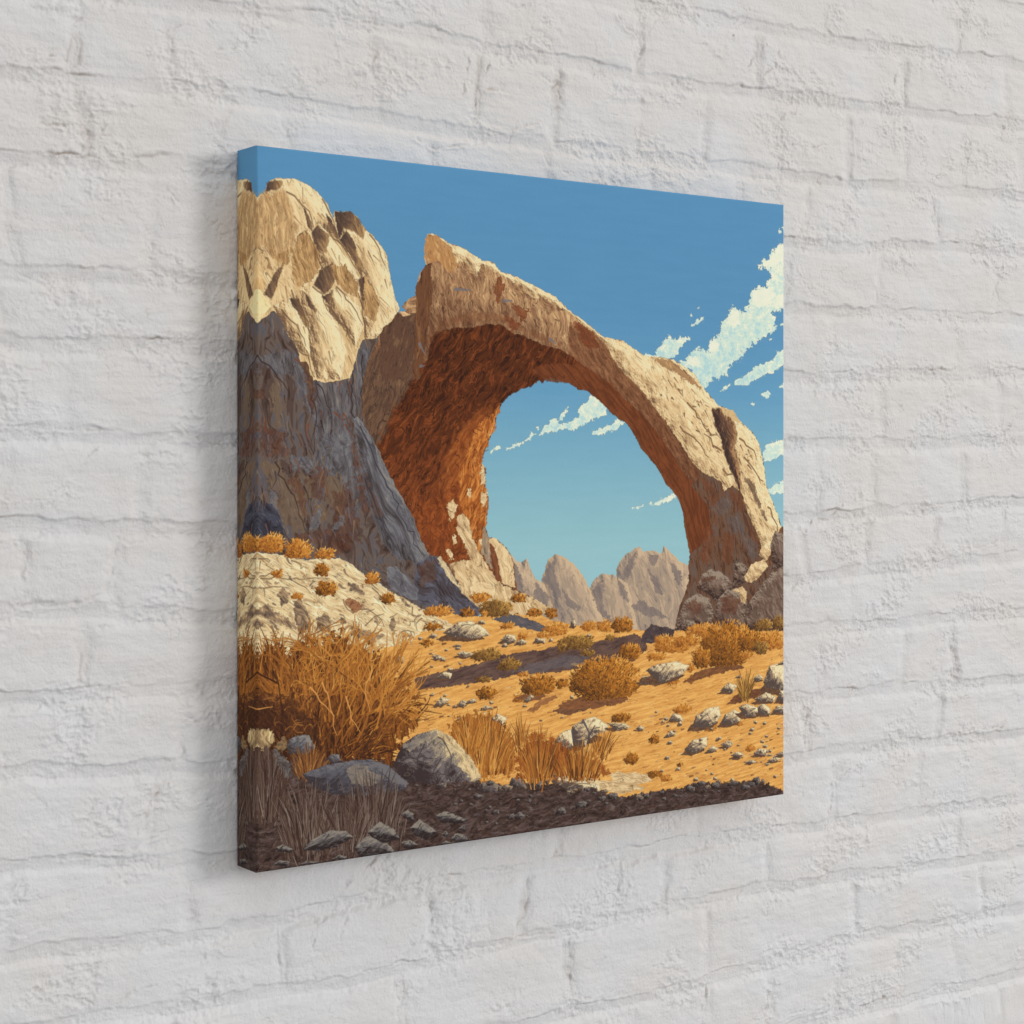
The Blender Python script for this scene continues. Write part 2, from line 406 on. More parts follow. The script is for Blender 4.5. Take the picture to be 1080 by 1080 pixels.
# ---- left cliff: sunlit dome
LIT = [(148, 114, 78), (184, 148, 104), (210, 178, 128), (226, 196, 146), (240, 214, 166)]
area(J(T("A", [(60,330),(165,312),(200,288),(205,252),(240,232),(320,235),(370,255),(420,290),(460,340),(485,400),(492,372),(560,372),(590,400),(610,435),(650,470),(690,520),(714,560),(718,600),(725,660),(745,730),(768,785),(742,830),(700,878),(690,892),(650,912),(618,905),(600,935),(580,1000),(560,1072)]),
       T("D", [(520,124),(450,136),(405,122),(380,82),(345,40),(338,-5)]), T("A", [(318,918),(288,882),(285,830),(232,790),(165,842),(60,770)])),
     LIT, rough=1.2, rs=7, L=34, W=5.5, ang=1.1, ink=0.6, inkw=.03, crisp=0.4, gain=0.75, edge=((246,218,162), 2.5, .4), bias=lambda X, Y: .12 + 0 * X)
area(T("A", [(150,320),(200,290),(270,280),(300,330),(330,420),(320,520),(290,590),(230,570),(190,520),(150,540)]), [(112,80,52),(150,112,72),(186,144,94),(214,174,118)], rough=5, rs=14, L=34, W=6, ang=1.5, ink=.7, alpha=.85, soft=3)
area(T("A", [(280,290),(350,320),(385,370),(395,440),(360,450),(330,420),(300,340)]), LIT[1:], rough=2, L=26, W=6, ang=1.0, ink=.45, bias=lambda X, Y: .08 + 0 * X)
LITD = [(116, 90, 68), (156, 124, 90), (192, 160, 116), (219, 189, 140), (233, 207, 159), (242, 219, 174)]
for p in [[(120,330),(165,312),(200,288),(240,232),(320,235),(370,255),(420,290),(460,340),(485,400),(512,470),(510,495),(480,470),(440,440),(400,460),(380,470),(330,520),(240,560),(120,540)],
          [(500,490),(530,445),(570,460),(620,450),(690,520),(716,590),(745,730),(765,785),(700,878),(650,912),(618,905),(612,800),(600,740),(600,640),(560,560)],
          [(400,460),(435,435),(470,470),(520,540),(570,600),(600,660),(598,740),(560,720),(500,660),(450,720),(410,680),(440,590),(410,540)],
          [(316,590),(340,470),(370,455),(410,540),(440,590),(410,660),(360,690),(320,640)],
          [(450,720),(490,690),(560,740),(600,780),(612,860),(580,950),(540,880),(470,800)],
          [(350,700),(400,685),(440,720),(470,800),(520,880),(540,960),(520,1080),(420,1080),(390,980),(380,870),(350,780)],
          [(230,770),(300,730),(350,770),(380,870),(390,980),(345,960),(290,880)]]:
    area(T("A", p), LITD, rough=1.2, rs=6, L=30, W=5, ang=1.15, ink=.4, crisp=.55, gain=.5, form=(20, .8, -.45, .75), bias=lambda X, Y: .22 + 0 * X, alpha=.97)
area(T("A", [(150,330),(200,300),(270,285),(300,330),(330,420),(320,520),(290,590),(230,570),(190,520),(150,540)]), [(126,92,60),(164,124,80),(200,158,106),(222,186,130)], rough=5, rs=14, L=26, W=4.5, ang=1.45, ink=.7, alpha=.7, soft=4)
DKG = [(78, 60, 52), (96, 74, 60), (122, 94, 70), (160, 126, 86), (206, 170, 118)]
DK = [(72, 54, 48), (98, 76, 62), (128, 98, 72), (160, 124, 86)]
for p in [[(200,288),(205,252),(240,240),(275,248),(262,275)], [(395,462),(420,433),(470,470),(455,550),(415,532)], [(405,682),(430,622),(482,588),(502,640),(482,690),(450,722)], [(590,662),(620,645),(655,690),(675,760),(645,805),(612,765)],
          [(490,372),(560,372),(592,402),(622,450),(612,487),(570,455),(530,442),(510,492)], [(512,492),(540,452),(570,490),(590,560),(615,610),(600,622),(560,552)], [(318,572),(342,470),(366,450),(352,500)], [(195,722),(235,640),(272,592),(278,602),(226,742)],
          [(360,350),(395,420),(400,460),(380,440)], [(455,380),(480,410),(510,470),(505,490),(470,440)], [(300,740),(340,740),(385,850),(370,860)], [(370,720),(420,790),(410,800),(380,770)], [(150,540),(210,570),(230,620),(180,600)], [(440,730),(470,720),(485,700),(480,740),(455,760)]]:
    area(T("A", p), DKG, rough=1.3, rs=5, soft=1.5, L=22, W=5, ang=1.1, ink=.4, gain=.5, crisp=.6, shade=(0.9, .15, .55), bias=lambda X, Y: -.08 + 0 * X)
for p in [[(330,480),(365,452),(420,530),(440,590),(400,660),(340,690),(318,640),(310,580)], [(480,600),(540,600),(590,680),(600,740),(560,720),(500,680)], [(620,650),(650,690),(680,760),(660,840),(610,800)]]:
    area(T("A", p), [(132,98,64),(166,128,84),(196,156,104),(214,178,122)], rough=2.5, rs=8, L=24, W=5, ang=1.25, ink=.6)
area(T("A", [(230,742),(277,594),(332,702),(240,765)]), LIT[1:], rough=1.2, L=20, W=6, ang=1.2, ink=.4, bias=lambda X, Y: .1 + 0 * X)
area(T("A", [(140,600),(165,520),(215,590),(190,640),(165,600)]), LIT[1:4], rough=1.5, L=18, W=5, ang=1.2, ink=.5)
area(T("A", [(100,770),(165,680),(225,772),(165,840)]), [(226,198,140),(242,218,164),(246,224,172)], rough=.6, L=18, W=6, ang=1.2, ink=.25)
area(T("A", [(150,700),(165,585),(185,640),(196,700)]), [(212,172,116),(232,198,142)], rough=.8, L=14, W=5, ang=1.4, ink=.4)
area(T("D", [(345,45),(375,50),(400,120),(398,180),(372,100)]), [(84,60,46),(110,80,58)], rough=2, L=14, W=4, ang=1.2)
for p in [[(290,290),(340,330),(385,372),(402,440)], [(310,705),(345,770),(382,870),(400,930)], [(330,730),(360,800),(392,900)], [(440,320),(470,380),(492,430),(512,490)], [(455,765),(500,810),(560,890)], [(600,612),(600,700),(608,745)], 
          [(400,690),(440,720),(462,790)], [(430,590),(450,580),(440,560)], [(470,460),(540,540),(600,640)], [(600,745),(615,830),(618,900)], [(500,690),(560,760),(610,850)], [(270,790),(330,850),(370,940)], [(520,810),(545,870),(540,900)], [(410,530),(430,590),(445,610)], [(340,960),(380,980),(400,1060)], [(640,470),(680,530),(705,600)]]:
    crack(T("A", p), 1.9, (112, 84, 60), .7, 1.2)
for k in range(160):
    a = T("A", [(rg.uniform(230, 740), rg.uniform(270, 1060))])[0]
    i, j = int(a[1] / PS), int(a[0] / PS)
    if IMG[i, j, 0] < 195 or IMG[i, j, 2] > 175:
        continue
    ln = rg.uniform(4, 18); an = 1.15 + rg.normal(0, .3)
    line([a, a + [ln * math.cos(an), ln * math.sin(an)]], rg.uniform(.8, 1.7), .4, pick([(140, 102, 66), (176, 134, 88), (250, 224, 170)], rg.random(), .3), .8)

# ---- the arch
outer = J(T("B", [(95,775),(120,742),(152,728),(155,690),(170,640),(195,595),(188,560),(195,490),(205,467),(240,470),(290,505),(350,525),(400,555),(432,580),(485,588),(512,630),(560,640),(620,670),(680,700),(745,735),(800,790),(850,825),(900,865),(950,905),(1030,920),(1080,955)]),
          T("C", [(310,778),(345,785),(400,788),(445,800),(490,830),(532,860),(562,910),(600,958),(630,990),(682,1010),(742,1080)]), T("F", [(720,180),(772,220),(802,270),(816,330),(826,390),(832,450),(856,510),(880,570),(896,625),(940,600),(940,1060),(700,1060),(560,1040),(448,1052)]))
inner = J(T("F", [(455,1010),(465,960),(490,910),(510,850),(505,790),(512,740),(500,680),(488,620),(485,570),(470,520),(450,480),(410,440),(385,390),(340,330),(305,290),(280,240),(250,190),(210,165),(180,140),(150,110),(120,80),(75,48),(40,38),(0,15)]),
          T("E", [(770,128),(740,115),(700,120),(692,136),(675,124),(640,150),(600,160),(560,180),(515,220),(510,240),(490,290),(485,320),(465,370),(440,430),(430,472),(445,500),(445,570),(460,620),(455,680),(445,740),(460,790),(490,790),(530,830),(556,860),(566,900),(572,960),(578,1008)]))
foot = J(T("E", [(640,1040),(720,1085),(720,1110),(420,1110),(350,1030),(300,930)]), T("D", [(900,870),(850,790),(770,610),(680,430),(655,392),(610,280),(610,150),(630,50)]), T("A", [(680,900),(720,850),(762,800),(790,790)]))
FACE = [(88, 58, 42), (116, 80, 56), (142, 104, 74), (166, 126, 90), (192, 152, 108), (216, 178, 130)]
_o = outer[5:32]; _o = _o[np.argsort(_o[:, 0])]
def face_bias(X, Y):
    dy = Y - np.interp(X, _o[:, 0], _o[:, 1]).astype(np.float32)
    return .34 - .62 * np.clip(dy / 95, 0, 1) - .14 * np.clip((X - 420) / 120, 0, 1)
area(J(outer, inner, foot), FACE, rough=1.3, rs=8, L=24, W=6, ang=1.35, ink=0.7, inkw=.05, crisp=0.45, gain=0.7, curl=.5, bias=face_bias)
RUST = [(58, 28, 15), (84, 42, 20), (112, 57, 27), (138, 73, 34), (162, 92, 44)]
# dark rust of the inside: a deep cave at the left, a ribbon under the span at the right
under = J(T("B", [(205,1000),(215,905),(240,880),(320,862),(400,862),(450,848),(510,850),(560,882),(620,902),(700,938),(760,955),(820,988),(880,1032),(940,1080)]), T("C", [(180,910),(230,962),(290,1012),(330,1080)]),
          T("F", [(360,210),(410,280),(450,340),(480,400),(530,450),(580,520),(610,600),(600,680),(560,760),(520,830),(470,1000)]), inner[2:], T("E", [(420,900),(300,900),(200,860),(100,640),(20,470),(-20,380),(40,240),(130,80)]))
area(under, RUST, rough=1.8, rs=9, soft=1.2, L=24, W=6, ang=2.2, ink=.75, inkw=.05, crisp=0.4, gain=.7, curl=.35, warp=.6,
     bias=lambda X, Y: np.clip((X - 260) / 260, 0, 1) * 0.10 - 0.10 + 0.34 * np.clip((Y - 330) / 150, -0.5, .9) * (X < 420))
area(J(T("C", [(0,640),(60,655),(120,695),(170,760),(200,810),(250,870),(300,920),(340,970),(420,1075)]), T("F", [(410,190),(450,250),(490,310),(530,370),(600,425),(650,480),(640,520),(600,520),(560,480),(500,400),(450,330),(400,265),(350,200),(300,140)]), T("C", [(290,1005),(180,905),(100,850),(0,780)])),
     [(82,48,30),(108,66,42),(132,86,56),(152,106,72)], rough=2.5, rs=8, soft=3, L=20, W=4.5, ang=.85, ink=.6, alpha=.8, curl=.4)
area(T("B", [(190,1000),(230,900),(330,850),(450,835),(520,840),(620,890),(760,945),(700,900),(600,850),(500,800),(380,800),(260,840),(205,900)]), [(96,58,36),(122,78,50),(142,98,64)], rough=5, rs=8, soft=6, L=16, W=5, ang=.8, ink=.6, alpha=.6, curl=.6)
BAND = [(76, 38, 20), (98, 52, 28), (120, 66, 36), (138, 80, 46)]
for p, an in (([(-160,-40),(-60,-70),(60,-60),(120,-20),(180,20),(240,90),(300,140),(360,210),(305,290),(280,240),(250,190),(210,165),(180,140),(120,80),(75,48),(0,15),(-90,10)], .75), ([(300,140),(360,210),(410,280),(450,340),(500,410),(560,480),(590,560),(470,520),(450,480),(410,440),(385,390),(340,330),(305,290)], .92), ([(500,410),(560,480),(610,560),(610,640),(580,720),(545,800),(510,850),(505,790),(512,740),(500,680),(488,620),(485,570),(470,520)], 1.3)):
    area(T("F", p), BAND, rough=1.2, rs=8, soft=1.5, L=44, W=4.5, ang=an, ink=.45, crisp=.5, gain=.65, warp=.4, alpha=.85)
# brown flank at the left
area(J(T("D", [(612,150),(640,40),(700,-40),(760,-150),(840,-160),(860,-40),(850,60),(800,160),(740,250),(712,330),(690,380),(655,396),(632,330),(608,270)])), [(66,48,40),(88,64,50),(108,80,60),(130,98,72)], rough=3, soft=5, L=24, W=5, ang=1.9, ink=.7, gain=.9)
area(T("B", [(155,690),(195,595),(215,592),(225,700),(215,820),(190,960),(170,1080),(140,1080),(150,860),(150,760)]), [(84,54,38),(108,70,46),(132,92,60)], rough=2, L=34, W=5, ang=1.6, ink=.6)
area(T("B", [(0,890),(80,800),(150,850),(150,1000),(100,1080),(0,1080)]), [(74,52,42),(96,68,52),(118,88,64)], rough=2, L=24, W=6, ang=1.8, ink=.6)
for p in [[(100,775),(125,740),(155,730),(155,800),(120,800)]]:
    area(T("B", p), FACE[1:], rough=1, L=8, W=4, ink=.4)
area(T("B", [(82,795),(110,795),(140,808),(100,815)]), [(200,160,116),(230,190,140)], rough=1, L=8, W=3)
# peak face: rust veins and shade patches
for p in [[(480,690),(520,640),(530,700),(500,760)], [(560,760),(640,790),(600,840)], [(820,830),(900,880),(940,960),(860,940)], [(520,800),(600,850),(560,880)]]:
    area(T("B", p), [(98,48,26),(124,62,34)], rough=4, rs=7, L=14, W=5, ang=.8, alpha=.7, ink=.4)
for a, b in [((320,700),(385,704)), ((525,750),(560,748)), ((720,910),(745,930)), ((170,930),(190,970)), ((175,1025),(190,1022))]:
    line(T("B", [a, b]), 4, 1.5, (112, 108, 112), .8)
# sunlit top of the span
top_up = outer[6:39]
top = J(T("B", [(205,467),(240,470),(290,505),(350,525),(400,555),(432,580),(485,588),(512,630),(560,640),(620,670),(680,700),(745,735),(800,790),(850,825),(900,865),(950,905),(1030,920),(1080,955)]),
        T("C", [(310,778),(345,785),(400,788),(445,800),(490,830),(532,860),(562,910),(600,958),(630,990),(682,1010),(742,1080)]), T("F", [(720,180),(772,220),(802,270),(816,330),(826,390),(832,450),(856,510),(880,570),(896,625),(860,690),(850,740),(820,760),(810,700),(790,640),(760,580),(730,480),(720,470),(690,450),(655,474),(640,430),(600,412),(560,390),(520,350),(490,300),(450,240),(410,180),(360,120),(320,60),(260,0)]),
        T("C", [(240,862),(190,800),(160,740),(110,685),(60,650),(0,598)]), T("B", [(760,780),(690,742),(650,740),(600,690),(530,660),(500,632),(430,602),(415,655),(360,590),(335,580),(322,622),(290,560),(240,520)]))
area(top, LITD, rough=1.6, rs=7, L=22, W=6, ang=0.85, ink=0.4, inkw=.03, crisp=0.5, gain=0.62, form=(26, .6, -.6, .4), bias=lambda X, Y: .20 + 0 * X, edge=((246,216,158), 2.5, .4))
area(T("B", [(190,560),(195,490),(205,467),(240,472),(300,520),(330,600),(300,640),(250,580),(215,595)]), [(150,104,62),(182,132,82),(212,166,108)], rough=2, L=18, W=5, ang=1.1, ink=.5, alpha=.9)
for p in [[(340,575),(365,590),(410,650),(430,600),(420,660),(380,680),(340,640)], [(430,590),(450,610),(440,680),(415,670)], [(540,655),(600,690),(640,740),(600,740),(550,690)], [(680,730),(740,760),(780,790),(720,790),(660,760)]]:
    area(T("B", p), FACE, rough=2.2, rs=6, L=14, W=5, ang=.9, ink=.6, alpha=.85)
for p in [[(350,790),(430,800),(500,850),(560,920),(520,900),(450,850),(400,830)]]:
    area(T("C", p), [(128,92,62),(160,118,78),(200,156,104)], rough=3, rs=6, L=16, W=4, ang=.75, ink=.6, alpha=.85)
for k in range(190):                                            # pocks and scratches on the lit slope
    t = rg.random(); x = 380 + t * 470; y = 0 + t * 500 + rg.uniform(-190, 60) * (1 - .4 * t)
    a = T("F", [(x, y)])[0]
    i, j = min(NT - 1, max(0, int(a[1] / PS))), min(NT - 1, max(0, int(a[0] / PS)))
    if IMG[i, j, 0] < 200 or IMG[i, j, 2] > 165:
        continue
    ln = rg.uniform(2, 12); an = .9 + rg.normal(0, .35)
    line([a, a + [ln * math.cos(an), ln * math.sin(an)]], rg.uniform(1, 2.6), .5, pick([(96, 70, 52), (150, 110, 74), (190, 150, 104), (248, 224, 170)], rg.random(), .25), .8)
# right pillar in shade, with rust streaks and the split column behind
PIL = [(58, 38, 30), (84, 56, 42), (108, 76, 56), (100, 84, 76), (132, 102, 78)]
area(T("F", [(520,450),(560,392),(600,414),(640,432),(655,474),(690,452),(722,472),(742,540),(780,620),(800,690),(812,760),(770,790),(720,820),(860,780),(900,760),(920,1040),(455,1050),(470,960),(505,860),(505,790),(512,740),(560,700),(600,640),(590,540)]), PIL, rough=2.4, rs=9, L=34, W=6, ang=1.4, ink=.6, curl=.3, gain=.75)
for p in [[(560,420),(600,440),(640,520),(620,620),(600,520)], [(640,640),(700,660),(690,780),(650,760)], [(570,640),(605,600),(620,680),(580,780),(545,760)], [(680,470),(720,480),(740,560),(700,540)], [(760,600),(800,680),(805,740),(770,680)]]:
    area(T("F", p), [(84,48,32),(112,64,40),(134,82,52)], rough=5, rs=8, L=26, W=4.5, ang=1.4, ink=.5, alpha=.6, soft=4)
for p in [[(600,540),(640,500),(690,520),(680,560),(620,575)], [(665,580),(720,570),(735,640),(690,650)], [(690,780),(720,760),(740,830),(700,870)], [(730,640),(790,690),(800,760),(760,750)]]:
    area(T("F", p), [(76,66,66),(98,88,86),(122,110,102)], rough=4, rs=7, soft=3, L=14, W=5, ang=.9, ink=.5, alpha=.55, curl=.4)
# dark cleft beside the split column
area(T("F", [(605,130),(640,120),(690,160),(712,230),(700,290),(720,350),(728,440),(722,480),(700,420),(660,330),(640,240),(615,190)]), [(60,44,40),(88,62,50),(122,88,64),(170,130,90)], rough=2, soft=2, L=24, W=5, ang=1.1, ink=.4, gain=.6, form=(14, -.9, .1, -.8), bias=lambda X, Y: -.05 + 0 * X)
area(T("F", [(640,120),(690,130),(720,180),(700,180),(660,150)]), LIT[1:4], rough=2, L=12, W=4, ang=.8, ink=.4)
area(T("F", [(728,420),(750,480),(800,580),(812,640),(790,600),(750,520)]), LIT[2:], rough=1.5, L=18, W=5, ang=1.2, ink=.35, bias=lambda X, Y: .1 + 0 * X)
area(T("F", [(735,410),(775,430),(800,510),(840,600),(820,580),(770,480)]), DK, rough=3, rs=7, L=16, W=4, ang=1.2, ink=.5, alpha=.75)
for p in [[(720,250),(780,300),(790,340)], [(740,330),(780,380),(820,430)], [(840,540),(870,600),(880,640)], [(640,300),(600,250),(570,230)], [(500,100),(540,160),(600,230)], [(470,200),(540,260),(590,330)], [(650,380),(690,400),(715,440)]]:
    crack(T("F", p), 2.4, (120, 86, 58), .8, 1.6)
# orange glow where light bounces in, and the pale foot of the left pier
area(T("E", [(470,235),(420,262),(360,310),(310,380),(280,470),(270,580),(290,680),(330,760),(370,840),(400,740),(415,680),(415,620),(400,500),(395,430),(415,370),(440,310)]), [(122,60,26),(148,78,34),(172,98,44),(196,118,56)], rough=4, rs=8, soft=12, L=22, W=5, ang=2.1, ink=.5, alpha=.75)
ORG = [(112, 56, 24), (150, 82, 34), (182, 106, 46), (208, 134, 64), (226, 160, 92)]
area(T("E", [(512,222),(490,250),(440,290),(400,340),(382,400),(360,450),(345,520),(335,600),(350,680),(390,780),(430,860),(445,740),(456,680),(462,620),(446,570),(446,500),(431,472),(442,430),(466,370),(486,320)]), ORG, rough=4, rs=8, L=22, W=5, ang=1.9, ink=.6, crisp=.3, soft=1.5,
     shade=(.5, -.1, .25))
area(T("E", [(250,620),(330,560),(345,640),(300,800),(330,880),(260,880),(180,800),(150,700),(190,620)]), [(88,40,18),(118,58,26),(146,76,34),(168,92,44)], rough=6, rs=10, L=20, W=6, ang=1.6, ink=.7, alpha=.8, curl=1)
PALE = [(140, 112, 84), (184, 150, 108), (212, 180, 132), (230, 202, 154), (240, 216, 170)]
area(T("E", [(330,700),(352,680),(378,720),(392,780),(412,830),(440,880),(470,922),(500,972),(560,1005),(640,1040),(725,1085),(730,1110),(420,1110),(350,1030),(330,972),(300,902),(350,880),(372,850),(352,800),(328,760)]), PALE, rough=2.5, rs=7, L=24, W=6, ang=1.0, ink=.5, crisp=.4, gain=.85)
for p in [[(285,650),(310,628),(330,650),(320,690),(300,720)], [(370,580),(390,585),(385,620),(368,610)], [(425,480),(440,480),(445,560),(430,560)], [(430,600),(455,600),(450,660),(432,650)], [(280,840),(300,835),(315,880),(295,880)], [(305,780),(322,778),(328,810),(312,815)], [(420,800),(435,790),(440,850)]]:
    area(T("E", p), PALE[1:], rough=2.5, rs=5, L=8, W=4, ang=1.5, ink=.5)
area(T("E", [(320,890),(340,850),(362,845),(388,882),(350,885)]), RUST[1:], rough=3, rs=5, L=8, W=4)
area(T("E", [(460,795),(490,788),(530,830),(556,862),(566,902),(574,1000),(540,990),(505,975),(475,900)]), PALE[1:], rough=1.5, L=20, W=5, ang=1.4, ink=.6)
area(T("E", [(462,800),(485,830),(500,880),(516,975),(492,968),(470,900)]), [(96,56,36),(124,74,46),(148,94,60)], rough=1.5, L=16, W=4, ang=1.4, ink=.5)
area(T("E", [(440,740),(462,790),(475,920),(450,890),(430,850)]), [(120,100,84),(154,132,108),(190,164,128)], rough=2, L=18, W=4, ang=1.4, ink=.6)
area(T("E", [(380,1000),(420,975),(470,985),(500,1030),(440,1045),(390,1035)]), PALE[2:], rough=2, L=14, W=5, ang=.3, ink=.4)
for k in range(260):                                            # swirling ink inside the cave
    a = T("E", [(rg.uniform(0, 480), rg.uniform(-60, 800))])[0]
    i, j = int(a[1] / PS), int(a[0] / PS)
    c = IMG[i, j]
    if not (c[0] > c[2] * 2.0 and c[0] < 190):
        continue
    an = rg.uniform(0, 6.3); pts = [a]
    for _ in range(5):
        an += rg.normal(0.25, .5); pts.append(pts[-1] + np.array([math.cos(an), math.sin(an)]) * rg.uniform(1.2, 3.2))
    line(pts, rg.uniform(.9, 1.6), .5, pick([(54, 24, 12), (92, 42, 18), (140, 72, 34), (160, 86, 42)], rg.random(), .3), .5)
# blue buttress and the shaded blocks at its foot
area(T("D", [(572,285),(590,278),(640,350),(682,430),(722,520),(772,610),(822,700),(852,790),(892,862),(850,905),(832,965),(760,880),(700,820),(650,700),(615,560),(588,430)]), BLUE, rough=1.6, rs=8, L=46, W=8, ang=1.08, ink=.55, gain=.85, shade=(.8, -.5, .2), edge=((132,132,132), 3, .35), form=(22, .8, -.4, .3))
area(T("D", [(590,420),(640,560),(700,700),(660,690),(620,560)]), [(78,56,48),(98,72,60),(86,84,92)], rough=4, rs=9, L=24, W=6, ang=1.1, ink=.5, alpha=.7)
for p in [[(600,320),(660,460),(740,620),(800,760),(860,860)], [(620,540),(680,700),(760,840)]]:
    crack(T("D", p), 2.0, (50, 48, 60), .7, 1.6)
area(T("K", [(-60,130),(40,140),(130,120),(170,150),(150,250),(80,260),(-60,190)]), CLIFF_SH, rough=3, L=24, W=8, ang=.9, ink=.5)
area(T("K", [(158,140),(210,104),(260,110),(302,170),(332,230),(352,265),(428,332),(424,362),(350,362),(280,332),(180,312),(138,260),(148,190)]), [(56,44,44),(74,66,70),(88,86,96),(104,102,112)], rough=1.5, L=26, W=9, ang=.8, ink=.6, edge=((120,122,130), 2, .3))
area(T("K", [(240,112),(262,108),(304,170),(336,240),(300,210)]), [(150,136,118),(206,184,142),(232,210,164)], rough=1.8, L=12, W=4, ang=1, ink=.4)
area(T("K", [(34,152),(70,148),(122,200),(164,250),(160,292),(110,282),(60,250),(30,212)]), BLUE[1:], rough=1.5, L=24, W=7, ang=.85, ink=.5, edge=((130,130,134), 2, .4))
area(T("K", [(160,150),(230,120),(240,200),(180,230)]), [(84,56,44),(104,72,56)], rough=4, L=14, W=6, alpha=.6)
# tumbled rocks at the foot of the right pillar
LUMP = [(54, 39, 34), (80, 60, 50), (104, 82, 70), (128, 107, 92), (152, 134, 116)]
for p in [[(445,1060),(462,1000),(490,930),(540,900),(600,930),(612,990),(600,1060)], [(540,880),(560,820),(600,800),(650,815),(690,860),(680,900),(620,940),(580,900)], [(615,1000),(625,930),(660,890),(720,880),(752,930),(740,1060),(640,1060)], [(740,1060),(750,960),(800,880),(850,820),(940,760),(940,1060)], [(470,1060),(480,1020),(520,1010),(560,1060)], [(850,700),(870,640),(900,650),(940,640),(940,780),(860,800)], [(690,880),(700,780),(730,770),(760,800),(740,860)]]:
    area(T("F", p), LUMP, rough=1.8, rs=7, soft=1.8, L=24, W=7, ang=.9, ink=.5, inkw=.04, curl=.1, gain=.6, form=(17, .3, -.85, .65), bias=lambda X, Y: .10 + 0 * X, edge=((54,40,36), 1.5, .3))
for p in [[(740,830),(770,780),(830,760),(840,790),(800,840),(770,860),(745,855)], [(805,740),(815,700),(850,690),(852,740),(830,770)], [(690,890),(730,872),(752,900),(745,950),(725,940),(720,900)]]:
    area(T("F", p), PALE, rough=1.8, L=14, W=5, ang=.8, ink=.45, shade=(.2, -.8, .3))
for p in [[(640,930),(680,910),(720,930),(700,990),(650,990)], [(560,850),(600,830),(630,850)], [(490,960),(520,930),(560,950),(540,1000)]]:
    area(T("F", p), [(84,48,34),(108,66,46)], rough=4, rs=7, L=14, W=5, alpha=.6, ink=.4)
area(T("J", [(305,345),(318,305),(350,272),(385,285),(420,285),(445,300),(440,330),(380,345),(340,355)]), [(58,46,48),(76,62,62),(92,80,80)], rough=1.5, L=12, W=5, ink=.5)

# ---- pale slope at the left
SLOPE = [(124, 98, 74), (180, 147, 108), (214, 186, 138), (232, 208, 160), (243, 225, 182)]
area(T("G", [(40,100),(165,86),(200,95),(290,103),(370,122),(430,114),(512,114),(570,145),(622,190),(680,222),(720,252),(782,282),(832,312),(882,342),(942,372),(1004,402),(960,418),(860,422),(830,452),(780,482),(700,490),(600,540),(400,580),(40,590)]),
     SLOPE, rough=1.5, rs=7, L=26, W=4.2, ang=.5, ink=.6, inkw=.035, crisp=.4, gain=.8, bias=lambda X, Y: .15 + 0 * X, edge=((246,232,194), 2.5, .4))
for p in [[(60,350),(110,310),(165,330),(210,310),(240,340),(320,385),(330,410),(240,390),(165,350),(100,385)], [(320,300),(345,290),(385,350),(390,410),(350,440),(325,380)], [(415,370),(450,345),(480,380),(470,420),(420,420)], [(550,225),(580,218),(620,270),(590,265),(556,250)], [(725,370),(738,360),(748,410),(740,425),(722,400)],
          [(515,350),(540,390),(520,400)], [(770,285),(790,290),(810,320),(790,310)], [(270,240),(250,270),(270,320),(290,300),(300,260)], [(560,400),(620,420),(700,440),(660,470),(560,440)], [(135,400),(165,370),(195,400),(165,412)]]:
    area(T("G", p), [(86,70,60),(118,98,80),(158,130,100),(204,172,128)], rough=2.4, rs=6, soft=1.5, L=16, W=4, ang=.7, ink=.5, shade=(.7, -.5, .4))
for p in [[(530,295),(560,282),(612,312),(605,335),(570,345)], [(600,215),(615,225),(608,240)], [(445,205),(465,215),(455,225)]]:
    area(T("G", p), [(112,74,54),(156,106,72),(200,152,108)], rough=2, rs=5, L=8, W=4, ink=.5)
for k in range(190):                                            # chips and small fissures of the ledge
    a = T("G", [(rg.uniform(160, 950), rg.uniform(95, 470))])[0]
    i, j = int(a[1] / PS), min(NT - 1, int(a[0] / PS))
    c = IMG[i, j]
    if c[0] < 200 or c[2] < 115:
        continue
    ln = rg.uniform(2, 11); an = .5 + rg.normal(0, .5)
    b = a + [ln * math.cos(an), ln * math.sin(an)]
    line([a, (a + b) / 2 + rg.normal(0, .8, 2), b], rg.uniform(1.2, 3.4), .5, pick([(112, 92, 78), (158, 128, 98), (194, 160, 118), (250, 236, 200)], rg.random(), .25), .8)
for p in [[(170,118),(220,128)], [(310,125),(350,140),(360,150)], [(300,200),(350,230),(390,262)], [(530,290),(545,330),(570,350)], [(650,240),(690,290),(720,310)], [(180,200),(300,205),(470,200)], [(170,240),(230,235),(300,240)], [(600,330),(660,350),(700,400)], [(380,440),(420,470),(400,500)], [(820,320),(840,360),(830,400)], [(860,370),(835,390),(840,420)], [(620,400),(660,360),(700,350)], [(760,440),(800,420),(830,440)], [(240,170),(200,190),(170,195)]]:
    crack(T("G", p), 1.3, (112, 90, 70), .75, 1.7)

# ---- small plants and stones on the sand
BUSH = [(68, 42, 22), (112, 70, 28), (162, 101, 36), (198, 128, 46), (222, 160, 76)]
OLIVE = [(70, 46, 26), (104, 72, 36), (138, 100, 48), (172, 127, 60), (200, 154, 80)]
ORANGE = [(112, 66, 28), (158, 96, 38), (194, 128, 52), (216, 152, 70), (232, 180, 100)]
def G_(tile, cx, cy, w, h):
    a = T(tile, [(cx - w / 2, cy), (cx + w / 2, cy), (cx, cy - h / 2), (cx, cy + h / 2)])
    return a[:, 0].mean(), a[:, 1].mean(), a[1, 0] - a[0, 0], a[3, 1] - a[2, 1]
def bush(tile, cx, cy, w, h, pal=BUSH, sh=None):
    x, y, w, h = G_(tile, cx, cy, w, h)
    shrub(x, y, w, h, pal, shadow=(w * sh[0], h * sh[1]) if sh else None)
def rock(tile, pts, pal=STONE, **kw):
    stone(T(tile, pts), pal, **kw)
